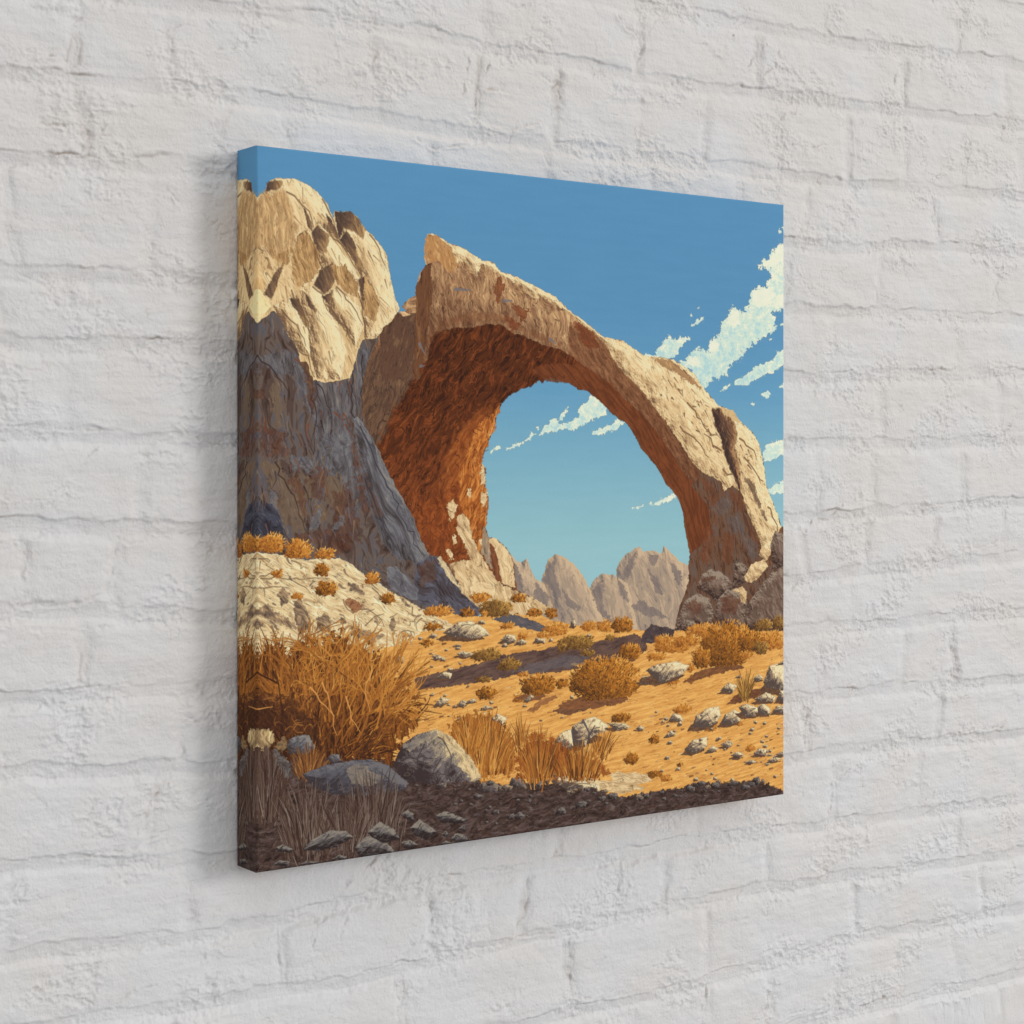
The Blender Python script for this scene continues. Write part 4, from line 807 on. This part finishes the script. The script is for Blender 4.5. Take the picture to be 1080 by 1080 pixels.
# traced cracks, wrinkles and torn edges of the paint: {(origin in the photograph): polylines in 3x enlarged pixels}
MARKS = {
 (0, 0): [[(500,95),(530,105),(590,75)], [(120,175),(150,170),(185,180)], [(260,480),(265,440),(300,425),(345,430)], [(265,440),(320,410)], [(0,385),(100,390),(210,398)], [(680,390),(690,420)], [(845,395),(870,410),(905,405)], [(60,865),(100,885),(170,885)], [(550,890),(580,905),(610,885)], [(690,160),(740,155),(780,130),(840,118)], [(175,30),(185,70)], [(240,65),(265,50)], [(0,580),(15,540),(60,525),(115,525)], [(500,620),(530,600),(560,640)], [(660,40),(680,75)], [(240,210),(255,180)]],
 (360, 0): [[(945,200),(960,120),(1000,65),(1030,60)], [(870,45),(900,90),(935,110)], [(420,350),(440,260),(470,210)], [(650,310),(690,260),(695,330)], [(0,60),(100,75),(340,100)], [(85,140),(110,170),(100,230)], [(460,285),(500,285),(560,292)], [(400,195),(395,240),(380,300)], [(230,430),(300,470),(380,460),(460,455)], [(640,490),(660,530),(720,550)], [(540,440),(545,410),(620,390)], [(490,210),(520,205),(540,210)], [(630,240),(660,260),(690,255)]],
 (720, 0): [[(120,165),(160,115)], [(190,225),(240,175),(265,140)], [(220,270),(290,210),(300,170)], [(870,50),(880,100),(885,145)], [(660,300),(680,215),(700,205),(760,195)], [(710,310),(705,240)], [(380,480),(440,460)], [(70,440),(60,350)], [(800,640),(805,680),(815,720)], [(820,750),(900,762),(1010,760)], [(380,610),(400,680)], [(0,75),(100,85)], [(300,390),(330,360),(370,365)], [(980,950),(1000,890),(1020,825)], [(600,330),(640,320)], [(545,490),(540,400),(575,385)]],
 (0, 360): [[(0,640),(120,620),(150,608),(280,605)], [(50,795),(80,720),(85,650)], [(220,840),(330,800),(360,740),(370,660)], [(60,830),(150,835),(250,825)], [(0,240),(20,260),(120,275),(310,285)], [(420,540),(440,570)], [(560,260),(600,300),(680,325),(745,330)], [(280,910),(320,905)], [(500,610),(620,612),(730,620)], [(270,370),(300,345)], [(370,620),(410,640),(450,635)]],
 (0, 720): [[(440,465),(470,400),(500,350),(530,320)], [(600,365),(635,350)], [(20,85),(100,90),(130,75)], [(290,90),(330,70)], [(400,540),(460,500),(500,490)], [(640,875),(660,840),(720,810)], [(400,860),(470,835),(560,835),(620,825)], [(350,1040),(420,980),(500,955)], [(885,910),(893,840)], [(990,820),(1000,770),(1030,750)], [(590,760),(650,725),(720,715)], [(330,640),(400,615)], [(560,260),(590,220)], [(0,770),(60,800),(140,770)], [(650,970),(680,935)], [(270,1000),(300,1020)], [(190,560),(300,545),(400,530)], [(15,680),(40,650)]],
 (360, 720): [[(200,860),(250,805),(285,760),(290,700)], [(60,920),(140,895),(210,880)], [(540,800),(580,740),(595,680)], [(0,650),(60,610),(110,560)], [(700,510),(680,540)], [(490,600),(540,590)], [(720,985),(730,870),(690,885)], [(570,805),(680,795),(760,780),(830,750),(1000,720)], [(840,640),(880,620),(865,740)], [(180,990),(235,960)], [(740,1000),(820,995),(880,985)], [(1030,880),(1075,855)], [(0,790),(15,750)], [(510,830),(430,840),(260,855)]],
 (720, 720): [[(460,830),(500,800),(540,770),(570,735)], [(470,330),(520,280)], [(840,165),(900,150),(960,145),(1020,140)], [(440,490),(470,420),(485,330)], [(210,545),(250,525)], [(80,810),(130,765),(200,745),(280,705)], [(700,760),(780,765),(900,740)], [(870,615),(930,620),(975,590)], [(750,385),(790,350)], [(300,1060),(380,1040),(460,990)], [(140,890),(280,890),(440,870)], [(380,210),(390,130),(410,80)], [(650,600),(740,585),(800,570)], [(280,960),(270,1010)], [(60,1040),(75,970)], [(0,690),(40,700),(170,690),(210,640)]],
 (720, 360): [[(580,660),(585,600),(610,560)], [(390,600),(420,560),(480,570)], [(850,1010),(860,920),(880,905)], [(770,660),(830,655),(890,640),(940,655),(1000,630)], [(1010,265),(1060,275),(1080,270)], [(600,220),(640,210),(660,270)], [(720,460),(760,455)], [(330,790),(380,760)], [(500,520),(470,560)], [(930,390),(970,350)], [(760,520),(820,515)], [(580,860),(680,850)]],
}
rng = np.random.default_rng(11)

def bed_tables():
    out = []
    for pts in BEDS:
        a = np.array(pts, float)
        u, z = px_to_wall(a[:, 0], a[:, 1], WALL_D)
        o = np.argsort(u)
        out.append((u[o], z[o]))
    pitch = 0.0775
    top, bot = out[0], out[-1]
    up = [(top[0], top[1] + pitch * k) for k in range(10, 0, -1)]
    dn = [(bot[0], bot[1] - pitch * k) for k in range(1, 11)]
    return up + out + dn

TAB = bed_tables()

def axis(lo, a, b, hi, fine, coarse):
    return np.concatenate([np.arange(lo, a, coarse), np.arange(a, b, fine), np.arange(b, hi + coarse, coarse)])

xs = axis(-1.0, -0.29, 1.185, 1.9, 0.00095, 0.005)
zs = axis(0.35, 0.83, 2.20, 2.60, 0.00095, 0.005)
NXW, NZW = len(xs), len(zs)
bed = np.array([np.interp(xs, t[0], t[1]) for t in TAB])            # joint height by column, top first
bed += np.array([0.0028 * fbm(xs / 0.09, xs * 0 + 3.7 * i, 5, 4) for i in range(len(TAB))])
NB = len(TAB)

U, Z = np.meshgrid(xs.astype(np.float32), zs.astype(np.float32))
# gentle waviness of all joints and edges
wob = 0.0022 * fbm(U / 0.035, Z / 0.025, 21, 3) + 0.0009 * fbm(U / 0.007, Z / 0.007, 23, 2)
Zw = Z + wob
Uw = U + 0.0062 * fbm(U / 0.04, Z / 0.03, 31, 3) + 0.0016 * fbm(U / 0.007, Z / 0.007, 33, 2)
course = np.zeros(U.shape, np.int32)
for i in range(NB):
    course += (Zw < bed[i][None, :]).astype(np.int32)
cols = np.broadcast_to(np.arange(NXW)[None, :], U.shape)
ci = np.clip(course, 1, NB - 1)
d_top = bed[ci - 1, cols] - Zw            # below the joint above
d_bot = Zw - bed[np.clip(ci, 0, NB - 1), cols]
del cols

# perpends sorted into courses, gaps filled so that no brick is longer than a stretcher
per = [[] for _ in range(NB + 1)]
for (px, py, s) in PERPS:
    u, z = px_to_wall(px, py, WALL_D)
    c = int(sum(z < np.interp(u, t[0], t[1]) for t in TAB))
    per[c].append((float(u), s))
d_per = np.full(U.shape, 9.0, np.float32)
p_str = np.zeros(U.shape, np.float32)
brick_id = np.zeros(U.shape, np.int32)
for c in range(NB + 1):
    lst = sorted(per[c])
    keep = []
    for u, s in lst:
        if not keep or u - keep[-1][0] > 0.05:
            keep.append((u, s))
    full, last = [], -1.05 + 0.2 * rng.random()
    for u, s in keep + [(1.95, 0)]:
        while u - last > 0.30:
            last += 0.205 + 0.02 * rng.random()
            if u - last < 0.07:
                break
            full.append((last, 0.35 + 0.5 * rng.random()))
        if u < 1.94:
            full.append((u, s))
            last = u
    rows = course == c
    if not rows.any():
        continue
    ur, zr = Uw[rows], Z[rows]
    dp, ps = np.full(ur.shape, 9.0, np.float32), np.zeros(ur.shape, np.float32)
    bid = np.zeros(ur.shape, np.int32)
    zc = zr.mean()
    for k, (u, s) in enumerate(full):
        tilt = rng.normal(0, 0.10)
        d = np.abs(ur - (u + tilt * (zr - zc)))
        m = d < dp
        dp[m] = d[m]; ps[m] = s
        bid += (ur > u + tilt * (zr - zc))
    d_per[rows] = dp; p_str[rows] = ps; brick_id[rows] = bid + 97 * c
d_edge_bed = np.minimum(d_top, d_bot)

# how deep the joint still shows under the thick paint, varying along the wall
fill_b = 0.62 + 0.55 * fbm(U / 0.16, Z / 0.05, 41, 2)
fill_b = np.clip(fill_b + 0.35 * sstep(1.75, 1.0, Z) * 0 , 0.22, 1.15)
fill_p = np.clip(p_str ** 1.5 * (0.68 + 0.7 * fbm(U / 0.05, Z / 0.04, 43, 2)), 0.1, 1.4)
hw_b = np.clip(0.0088 + 0.0040 * fbm(U / 0.06, Z / 0.06, 45, 2) + 0.0034 * np.clip(fbm(U / 0.022, Z / 0.022, 46, 3), -.2, 1), 0.003, 0.016)
hw_p = np.clip(0.0034 + 0.0044 * fbm(U / 0.028, Z / 0.028, 47, 3), 0.0008, 0.009)
# bed joint: thin crack under the brick above, mortar sloping back downwards, then a ledge over the brick below
sj = np.where(d_bot < d_top, d_bot, -d_top)
tj = (hw_b - sj) / (2 * hw_b)
jd = (0.40 * sstep(-0.14, 0.05, tj) + 0.60 * np.clip(tj, 0, 0.70) / 0.70) * (1 - sstep(0.68, 1.12, tj))
jb = 1 - np.clip(jd, 0, 1)
jp = sstep(hw_p * 0.2, hw_p + 0.0085, d_per)
Hh = -0.0050 * fill_b * jd - 0.0024 * fill_p * (1 - jp) * jb
# bricks stand a little in or out and lean
bo = ((_hash(brick_id, brick_id * 0, 5) / 65535.0) - 0.5).astype(np.float32)
bt = ((_hash(brick_id, brick_id * 0, 9) / 65535.0) - 0.5).astype(np.float32)
face = jb * np.maximum(jp, 0.35)
Hh += face * (0.0018 * bo + 0.03 * bt * (d_top - 0.038) + 0.0010 * np.clip(np.minimum(d_edge_bed, d_per) / 0.02, 0, 1))
del bo, bt
# lumps of old paint and mortar, more of them in rough patches
rough = sstep(0.02, 0.42, fbm(U / 0.10, Z / 0.06, 51, 3) + 0.22 * (1 - face))
Hh += 0.0016 * fbm(U / 0.055, Z / 0.030, 53, 3)
lump = fbm(U / 0.012, Z / 0.009, 55, 4)
Hh += (0.00035 + 0.0013 * rough) * lump
ridg = 1 - np.abs(fbm(U / 0.020, Z / 0.015, 57, 4)) * 3.0
Hh += 0.0012 * rough * np.clip(ridg, 0, 1) ** 2
Hh += (0.00026 + 0.00034 * rough) * fbm(U / 0.0042, Z / 0.0036, 59, 2)
# long brushed and trowelled streaks running with the courses
Hh += 0.00030 * fbm(U / 0.05, Z / 0.006, 61, 3)
# cracks: thin grooves under bricks, beside perpends and a few wandering over the faces
gate = sstep(0.06, 0.46, fbm(U / 0.055, Z / 0.02, 63, 4))
lip = np.exp(-((tj + 0.02) * 2 * hw_b / 0.0012) ** 2) * gate
gate2 = sstep(0.05, 0.34, fbm(U / 0.022, Z / 0.022, 65, 3)) * np.clip(p_str, 0, 1.3)
lip2 = np.exp(-((d_per - hw_p - 0.0010) / 0.0013) ** 2) * gate2 * jb
crk = fbm(U / 0.045, Z / 0.030, 67, 4)
lip3 = np.exp(-(crk / 0.022) ** 2) * sstep(0.14, 0.40, fbm(U / 0.06, Z / 0.05, 69, 3)) 
groove = np.clip(lip + 0.45 * lip2 + 0.45 * lip3, 0, 1.4)
Hh -= 0.0013 * groove
# paint rolled up along the groove
Hh += 0.0007 * np.exp(-((tj + 0.22) * 2 * hw_b / 0.0024) ** 2) * gate
# pits and holes
pit = np.clip(fbm(U / 0.016, Z / 0.012, 71, 2) - 0.46, 0, 1)
Hh -= 0.006 * pit * sstep(0.2, 0.7, rough)
Hh = np.minimum(Hh, 0.0028) - 0.0004
# the traced cracks: a thin groove with the paint curled up beside it
mark = np.zeros(U.shape, np.float32)
for (ox, oy), lines in MARKS.items():
    for pl in lines:
        a = np.array(pl, float) / 3 + (ox, oy)
        mu, mz = px_to_wall(a[:, 0], a[:, 1], WALL_D)
        s_ = 0.7 + 0.6 * rng.random()
        i0, i1 = np.searchsorted(xs, [mu.min() - 0.012, mu.max() + 0.012])
        j0, j1 = np.searchsorted(zs, [mz.min() - 0.012, mz.max() + 0.012])
        sl = (slice(j0, j1), slice(i0, i1))
        x_, z_ = U[sl] + 0.75 * (Uw[sl] - U[sl]) + 0.0016 * pn(U[sl] / 0.005, Z[sl] / 0.005, 83), Z[sl] + 0.9 * wob[sl] + 0.0016 * pn(U[sl] / 0.005, Z[sl] / 0.005, 85)
        d = np.full(x_.shape, 9.0, np.float32)
        side = np.zeros(x_.shape, np.float32)
        for k in range(len(mu) - 1):
            ex, ez = mu[k + 1] - mu[k], mz[k + 1] - mz[k]
            t = np.clip(((x_ - mu[k]) * ex + (z_ - mz[k]) * ez) / (ex * ex + ez * ez), 0, 1)
            q = np.hypot(x_ - mu[k] - t * ex, z_ - mz[k] - t * ez)
            m = q < d
            d[m] = q[m]
            side[m] = np.sign(ex * (z_ - mz[k]) - ez * (x_ - mu[k]))[m] * (1 if ex > 0 else -1)
        br = sstep(-0.28, 0.30, fbm(U[sl] / 0.012, Z[sl] / 0.012, 81, 2))
        g = np.exp(-(d / 0.0012) ** 2) * s_ * br
        mark[sl] = np.maximum(mark[sl], g)
        Hh[sl] += -0.0012 * g + 0.0007 * s_ * br * np.exp(-((d - 0.0030) / 0.0020) ** 2) * (side < 0) - 0.0005 * s_ * br * np.exp(-((d - 0.003) / 0.003) ** 2) * (side > 0)
# grime caught in the grooves; warm stains in places
stain = sstep(0.12, 0.5, fbm(U / 0.07, Z / 0.10, 73, 3))
dirt = np.clip(0.42 * mark * (0.4 + 0.9 * stain) + groove * (0.15 + 0.85 * stain) + 1.6 * pit * stain + 0.30 * (1 - jp) * jb * stain * np.clip(p_str - 0.5, 0, 1), 0, 1)
tone = np.clip(0.5 + 0.8 * fbm(U / 0.14, Z / 0.10, 75, 4) + 0.55 * (Z - 1.5) + 0.18 * (U - 0.35), 0, 1)

def grid_mesh(name, xs, zs, y):
    nx, nz = len(xs), len(zs)
    me = bpy.data.meshes.new(name)
    co = np.empty((nz, nx, 3), np.float32)
    co[..., 0] = xs[None, :]; co[..., 1] = y; co[..., 2] = zs[:, None]
    nv = nx * nz
    # ring at the back, so that the wall is a solid slab
    ring = np.concatenate([np.arange(nx), nx * np.arange(1, nz) + nx - 1, nx * (nz - 1) + np.arange(nx - 2, -1, -1), nx * np.arange(nz - 2, 0, -1)])
    back = co.reshape(-1, 3)[ring].copy(); back[:, 1] = 0.11
    allco = np.concatenate([co.reshape(-1, 3), back])
    i = (np.arange(nz - 1)[:, None] * nx + np.arange(nx - 1)[None, :]).reshape(-1)
    q = np.stack([i, i + 1, i + nx + 1, i + nx], 1)
    nr = len(ring); k = np.arange(nr); k2 = (k + 1) % nr
    side = np.stack([ring[k], nv + k, nv + k2, ring[k2]], 1)
    corners = np.array([[nv + nx - 1, nv, nv + nx - 1 + nz - 1 + nx - 1, nv + nx - 1 + nz - 1]])
    faces = np.concatenate([q, side, corners]).astype(np.int32)
    me.vertices.add(len(allco)); me.vertices.foreach_set("co", allco.ravel())
    me.loops.add(faces.size); me.loops.foreach_set("vertex_index", faces.ravel())
    me.polygons.add(len(faces))
    me.polygons.foreach_set("loop_start", np.arange(0, faces.size, 4, dtype=np.int32))
    sm = np.ones(len(faces), bool); sm[len(q):] = False
    me.polygons.foreach_set("use_smooth", sm)
    me.update(calc_edges=True)
    return me, nv, nr

wall_me, nv, nr = grid_mesh("brick_wall", xs, zs, -Hh)
for nm, arr in (("dirt", dirt), ("tone", tone)):
    at = wall_me.attributes.new(nm, "FLOAT", "POINT")
    at.data.foreach_set("value", np.concatenate([arr.ravel(), np.zeros(nr)]).astype(np.float32))
wall = bpy.data.objects.new("brick_wall", wall_me)
SC.collection.objects.link(wall)
wall["label"] = "white painted rough brick wall the canvas print hangs on"
wall["category"] = "wall"
del U, Z, Zw, Uw, lump, ridg, crk, lip, lip2, lip3, tj, jd, sj

def paint_material():
    m = bpy.data.materials.new("white_wall_paint")
    m.use_nodes = True
    n, l = m.node_tree.nodes, m.node_tree.links
    b = n["Principled BSDF"]
    b.inputs["Roughness"].default_value = 0.62
    b.inputs["Specular IOR Level"].default_value = 0.32
    a1 = n.new("ShaderNodeAttribute"); a1.attribute_name = "dirt"
    a2 = n.new("ShaderNodeAttribute"); a2.attribute_name = "tone"
    r = n.new("ShaderNodeValToRGB")
    r.color_ramp.elements[0].color = (0.705, 0.711, 0.726, 1)
    r.color_ramp.elements[1].color = (0.700, 0.678, 0.660, 1)
    mx = n.new("ShaderNodeMix"); mx.data_type = "RGBA"
    mx.inputs[7].default_value = (0.30, 0.225, 0.165, 1)
    tc = n.new("ShaderNodeTexCoord")
    no = n.new("ShaderNodeTexNoise"); no.inputs["Scale"].default_value = 380.0; no.inputs["Detail"].default_value = 6.0; no.inputs["Roughness"].default_value = 0.65
    bp = n.new("ShaderNodeBump"); bp.inputs["Strength"].default_value = 1.0; bp.inputs["Distance"].default_value = 0.0010
    mul = n.new("ShaderNodeMath"); mul.operation = "MULTIPLY"; mul.inputs[1].default_value = 0.75
    l.new(a2.outputs["Fac"], r.inputs["Fac"])
    l.new(r.outputs["Color"], mx.inputs[6])
    l.new(a1.outputs["Fac"], mul.inputs[0]); l.new(mul.outputs[0], mx.inputs[0])
    l.new(mx.outputs[2], b.inputs["Base Color"])
    l.new(tc.outputs["Object"], no.inputs["Vector"])
    l.new(no.outputs["Fac"], bp.inputs["Height"])
    l.new(bp.outputs["Normal"], b.inputs["Normal"])
    return m

wall_me.materials.append(paint_material())

# ---------------------------------------------------------------- the canvas
def canvas_material():
    m = bpy.data.materials.new("printed_cotton_canvas")
    m.use_nodes = True
    n, l = m.node_tree.nodes, m.node_tree.links
    b = n["Principled BSDF"]
    b.inputs["Roughness"].default_value = 0.78
    b.inputs["Specular IOR Level"].default_value = 0.12
    t = n.new("ShaderNodeTexImage"); t.image = art_image; t.extension = "EXTEND"
    uv = n.new("ShaderNodeUVMap"); uv.uv_map = "UVMap"
    l.new(uv.outputs["UV"], t.inputs["Vector"])
    l.new(t.outputs["Color"], b.inputs["Base Color"])
    tc = n.new("ShaderNodeTexCoord")
    w1 = n.new("ShaderNodeTexWave"); w1.bands_direction = "X"; w1.inputs["Scale"].default_value = 330.0; w1.inputs["Distortion"].default_value = 0.6
    w2 = n.new("ShaderNodeTexWave"); w2.bands_direction = "Z"; w2.inputs["Scale"].default_value = 330.0; w2.inputs["Distortion"].default_value = 0.6
    ad = n.new("ShaderNodeMath"); ad.operation = "ADD"
    bp = n.new("ShaderNodeBump"); bp.inputs["Strength"].default_value = 0.12; bp.inputs["Distance"].default_value = 0.0003
    for w in (w1, w2):
        l.new(tc.outputs["Object"], w.inputs["Vector"])
    l.new(w1.outputs["Fac"], ad.inputs[0]); l.new(w2.outputs["Fac"], ad.inputs[1])
    l.new(ad.outputs[0], bp.inputs["Height"]); l.new(bp.outputs["Normal"], b.inputs["Normal"])
    return m

def wood_material():
    m = bpy.data.materials.new("raw_pine")
    m.use_nodes = True
    n, l = m.node_tree.nodes, m.node_tree.links
    b = n["Principled BSDF"]; b.inputs["Roughness"].default_value = 0.7
    no = n.new("ShaderNodeTexNoise"); no.inputs["Scale"].default_value = 18.0
    r = n.new("ShaderNodeValToRGB")
    r.color_ramp.elements[0].color = (0.42, 0.27, 0.14, 1); r.color_ramp.elements[1].color = (0.62, 0.45, 0.27, 1)
    l.new(no.outputs["Fac"], r.inputs["Fac"]); l.new(r.outputs["Color"], b.inputs["Base Color"])
    return m

def rounded_profile(r, depth, back, steps=5):
    """(inset from the outline, distance behind the front, cloth length from the fold)"""
    pts = []
    for k in range(steps + 1):
        a = math.pi / 2 * k / steps
        pts.append((r - r * math.sin(a), r - r * math.cos(a), (a - math.pi / 4) * r))
    L = pts[-1][2]
    for k in range(1, 6):
        s = (depth - r) * k / 5
        pts.append((0.0, r + s, L + s))
    pts.append((0.0015, depth + 0.0006, L + depth))
    pts.append((back, depth + 0.0006, L + depth + back))
    return pts

def wrapped_canvas():
    """front plus four folded sides, one continuous cloth; its print mirrored round every fold"""
    r = 0.0022
    prof = rounded_profile(r, DEPTH - 0.0006, 0.022)
    yf = -(DEPTH + GAP)
    verts, uvs, faces, fuv = [], [], [], []
    N = 14
    lin = [r / H + (1 - 2 * r / H) * k / N for k in range(N + 1)]
    idx = {}
    for j, b in enumerate(lin):
        for i, a in enumerate(lin):
            idx[i, j] = len(verts)
            verts.append((a * H, yf, TOP_Z - b * H)); uvs.append((a, 1 - b))
    for j in range(N):
        for i in range(N):
            f = (idx[i, j], idx[i, j + 1], idx[i + 1, j + 1], idx[i + 1, j])
            faces.append(f); fuv.append([uvs[k] for k in f])
    ring = [(i, 0) for i in range(N)] + [(N, j) for j in range(N)] + [(i, N) for i in range(N, 0, -1)] + [(0, j) for j in range(N, 0, -1)]
    M = len(ring)
    cur = [idx[p] for p in ring]
    def place(p, inset, back):
        a, b = lin[p[0]], lin[p[1]]
        x, z = a * H, b * H
        lo, hi = inset, H - inset
        if p[0] == 0: x = lo
        if p[0] == N: x = hi
        if p[1] == 0: z = lo
        if p[1] == N: z = hi
        return (x, yf + back, TOP_Z - z)
    prev_len = -math.pi / 4 * r
    for k in range(1, len(prof)):
        ins, bk, ln = prof[k]
        new = []
        for p in ring:
            new.append(len(verts)); verts.append(place(p, ins, bk)); uvs.append(None)
        for q in range(M):
            q2 = (q + 1) % M
            p, p2 = ring[q], ring[q2]
            f = (cur[q], cur[q2], new[q2], new[q])
            side = "top" if p[1] == 0 and p2[1] == 0 else "bottom" if p[1] == N and p2[1] == N else "right" if p[0] == N and p2[0] == N else "left"
            def tx(p, l):
                a, b = lin[p[0]], lin[p[1]]
                a = 0.0 if p[0] == 0 else 1.0 if p[0] == N else a
                b = 0.0 if p[1] == 0 else 1.0 if p[1] == N else b
                e = abs(l) / H
                if side == "top": b = e
                if side == "bottom": b = 1 - e
                if side == "left": a = e
                if side == "right": a = 1 - e
                return (a, 1 - b)
            faces.append(f); fuv.append([tx(p, prev_len), tx(p2, prev_len), tx(p2, ln), tx(p, ln)])
        cur, prev_len = new, ln
    me = bpy.data.meshes.new("printed_canvas")
    me.from_pydata(verts, [], faces)
    uvl = me.uv_layers.new(name="UVMap")
    flat = [c for f in fuv for c in f]
    for li, c in enumerate(flat):
        uvl.data[li].uv = c
    for p in me.polygons:
        p.use_smooth = True
    me.update()
    return me

root = bpy.data.objects.new("canvas_print", None)
SC.collection.objects.link(root)
root.empty_display_size = 0.05
root.location = (H / 2, -GAP, TOP_Z - H)
root["label"] = "square stretched canvas print of a desert rock arch, hanging on the white brick wall"
root["category"] = "canvas print"

def part(name, me, mat, parent):
    me.materials.append(mat)
    o = bpy.data.objects.new(name, me)
    SC.collection.objects.link(o)
    o.parent = parent
    o.matrix_parent_inverse = parent.matrix_world.inverted()
    return o

bpy.context.view_layer.update()
part("printed_canvas", wrapped_canvas(), canvas_material(), root)

def bar_mesh(x0, x1, y0, y1, z0, z1):
    me = bpy.data.meshes.new("stretcher_frame")
    v, f = [], []
    for (a0, a1, c0, c1) in ((x0, x1, z1 - 0.02, z1), (x0, x1, z0, z0 + 0.02), (x0, x0 + 0.02, z0 + 0.02, z1 - 0.02), (x1 - 0.02, x1, z0 + 0.02, z1 - 0.02)):
        k = len(v)
        v += [(x, y, z) for x in (a0, a1) for y in (y0, y1) for z in (c0, c1)]
        f += [tuple(k + i for i in q) for q in ((0, 1, 3, 2), (4, 6, 7, 5), (0, 4, 5, 1), (2, 3, 7, 6), (0, 2, 6, 4), (1, 5, 7, 3))]
    me.from_pydata(v, [], f)
    return me

part("stretcher_frame", bar_mesh(0.003, H - 0.003, -(DEPTH + GAP) + 0.004, -GAP - 0.003, TOP_Z - H + 0.003, TOP_Z - 0.003), wood_material(), root)
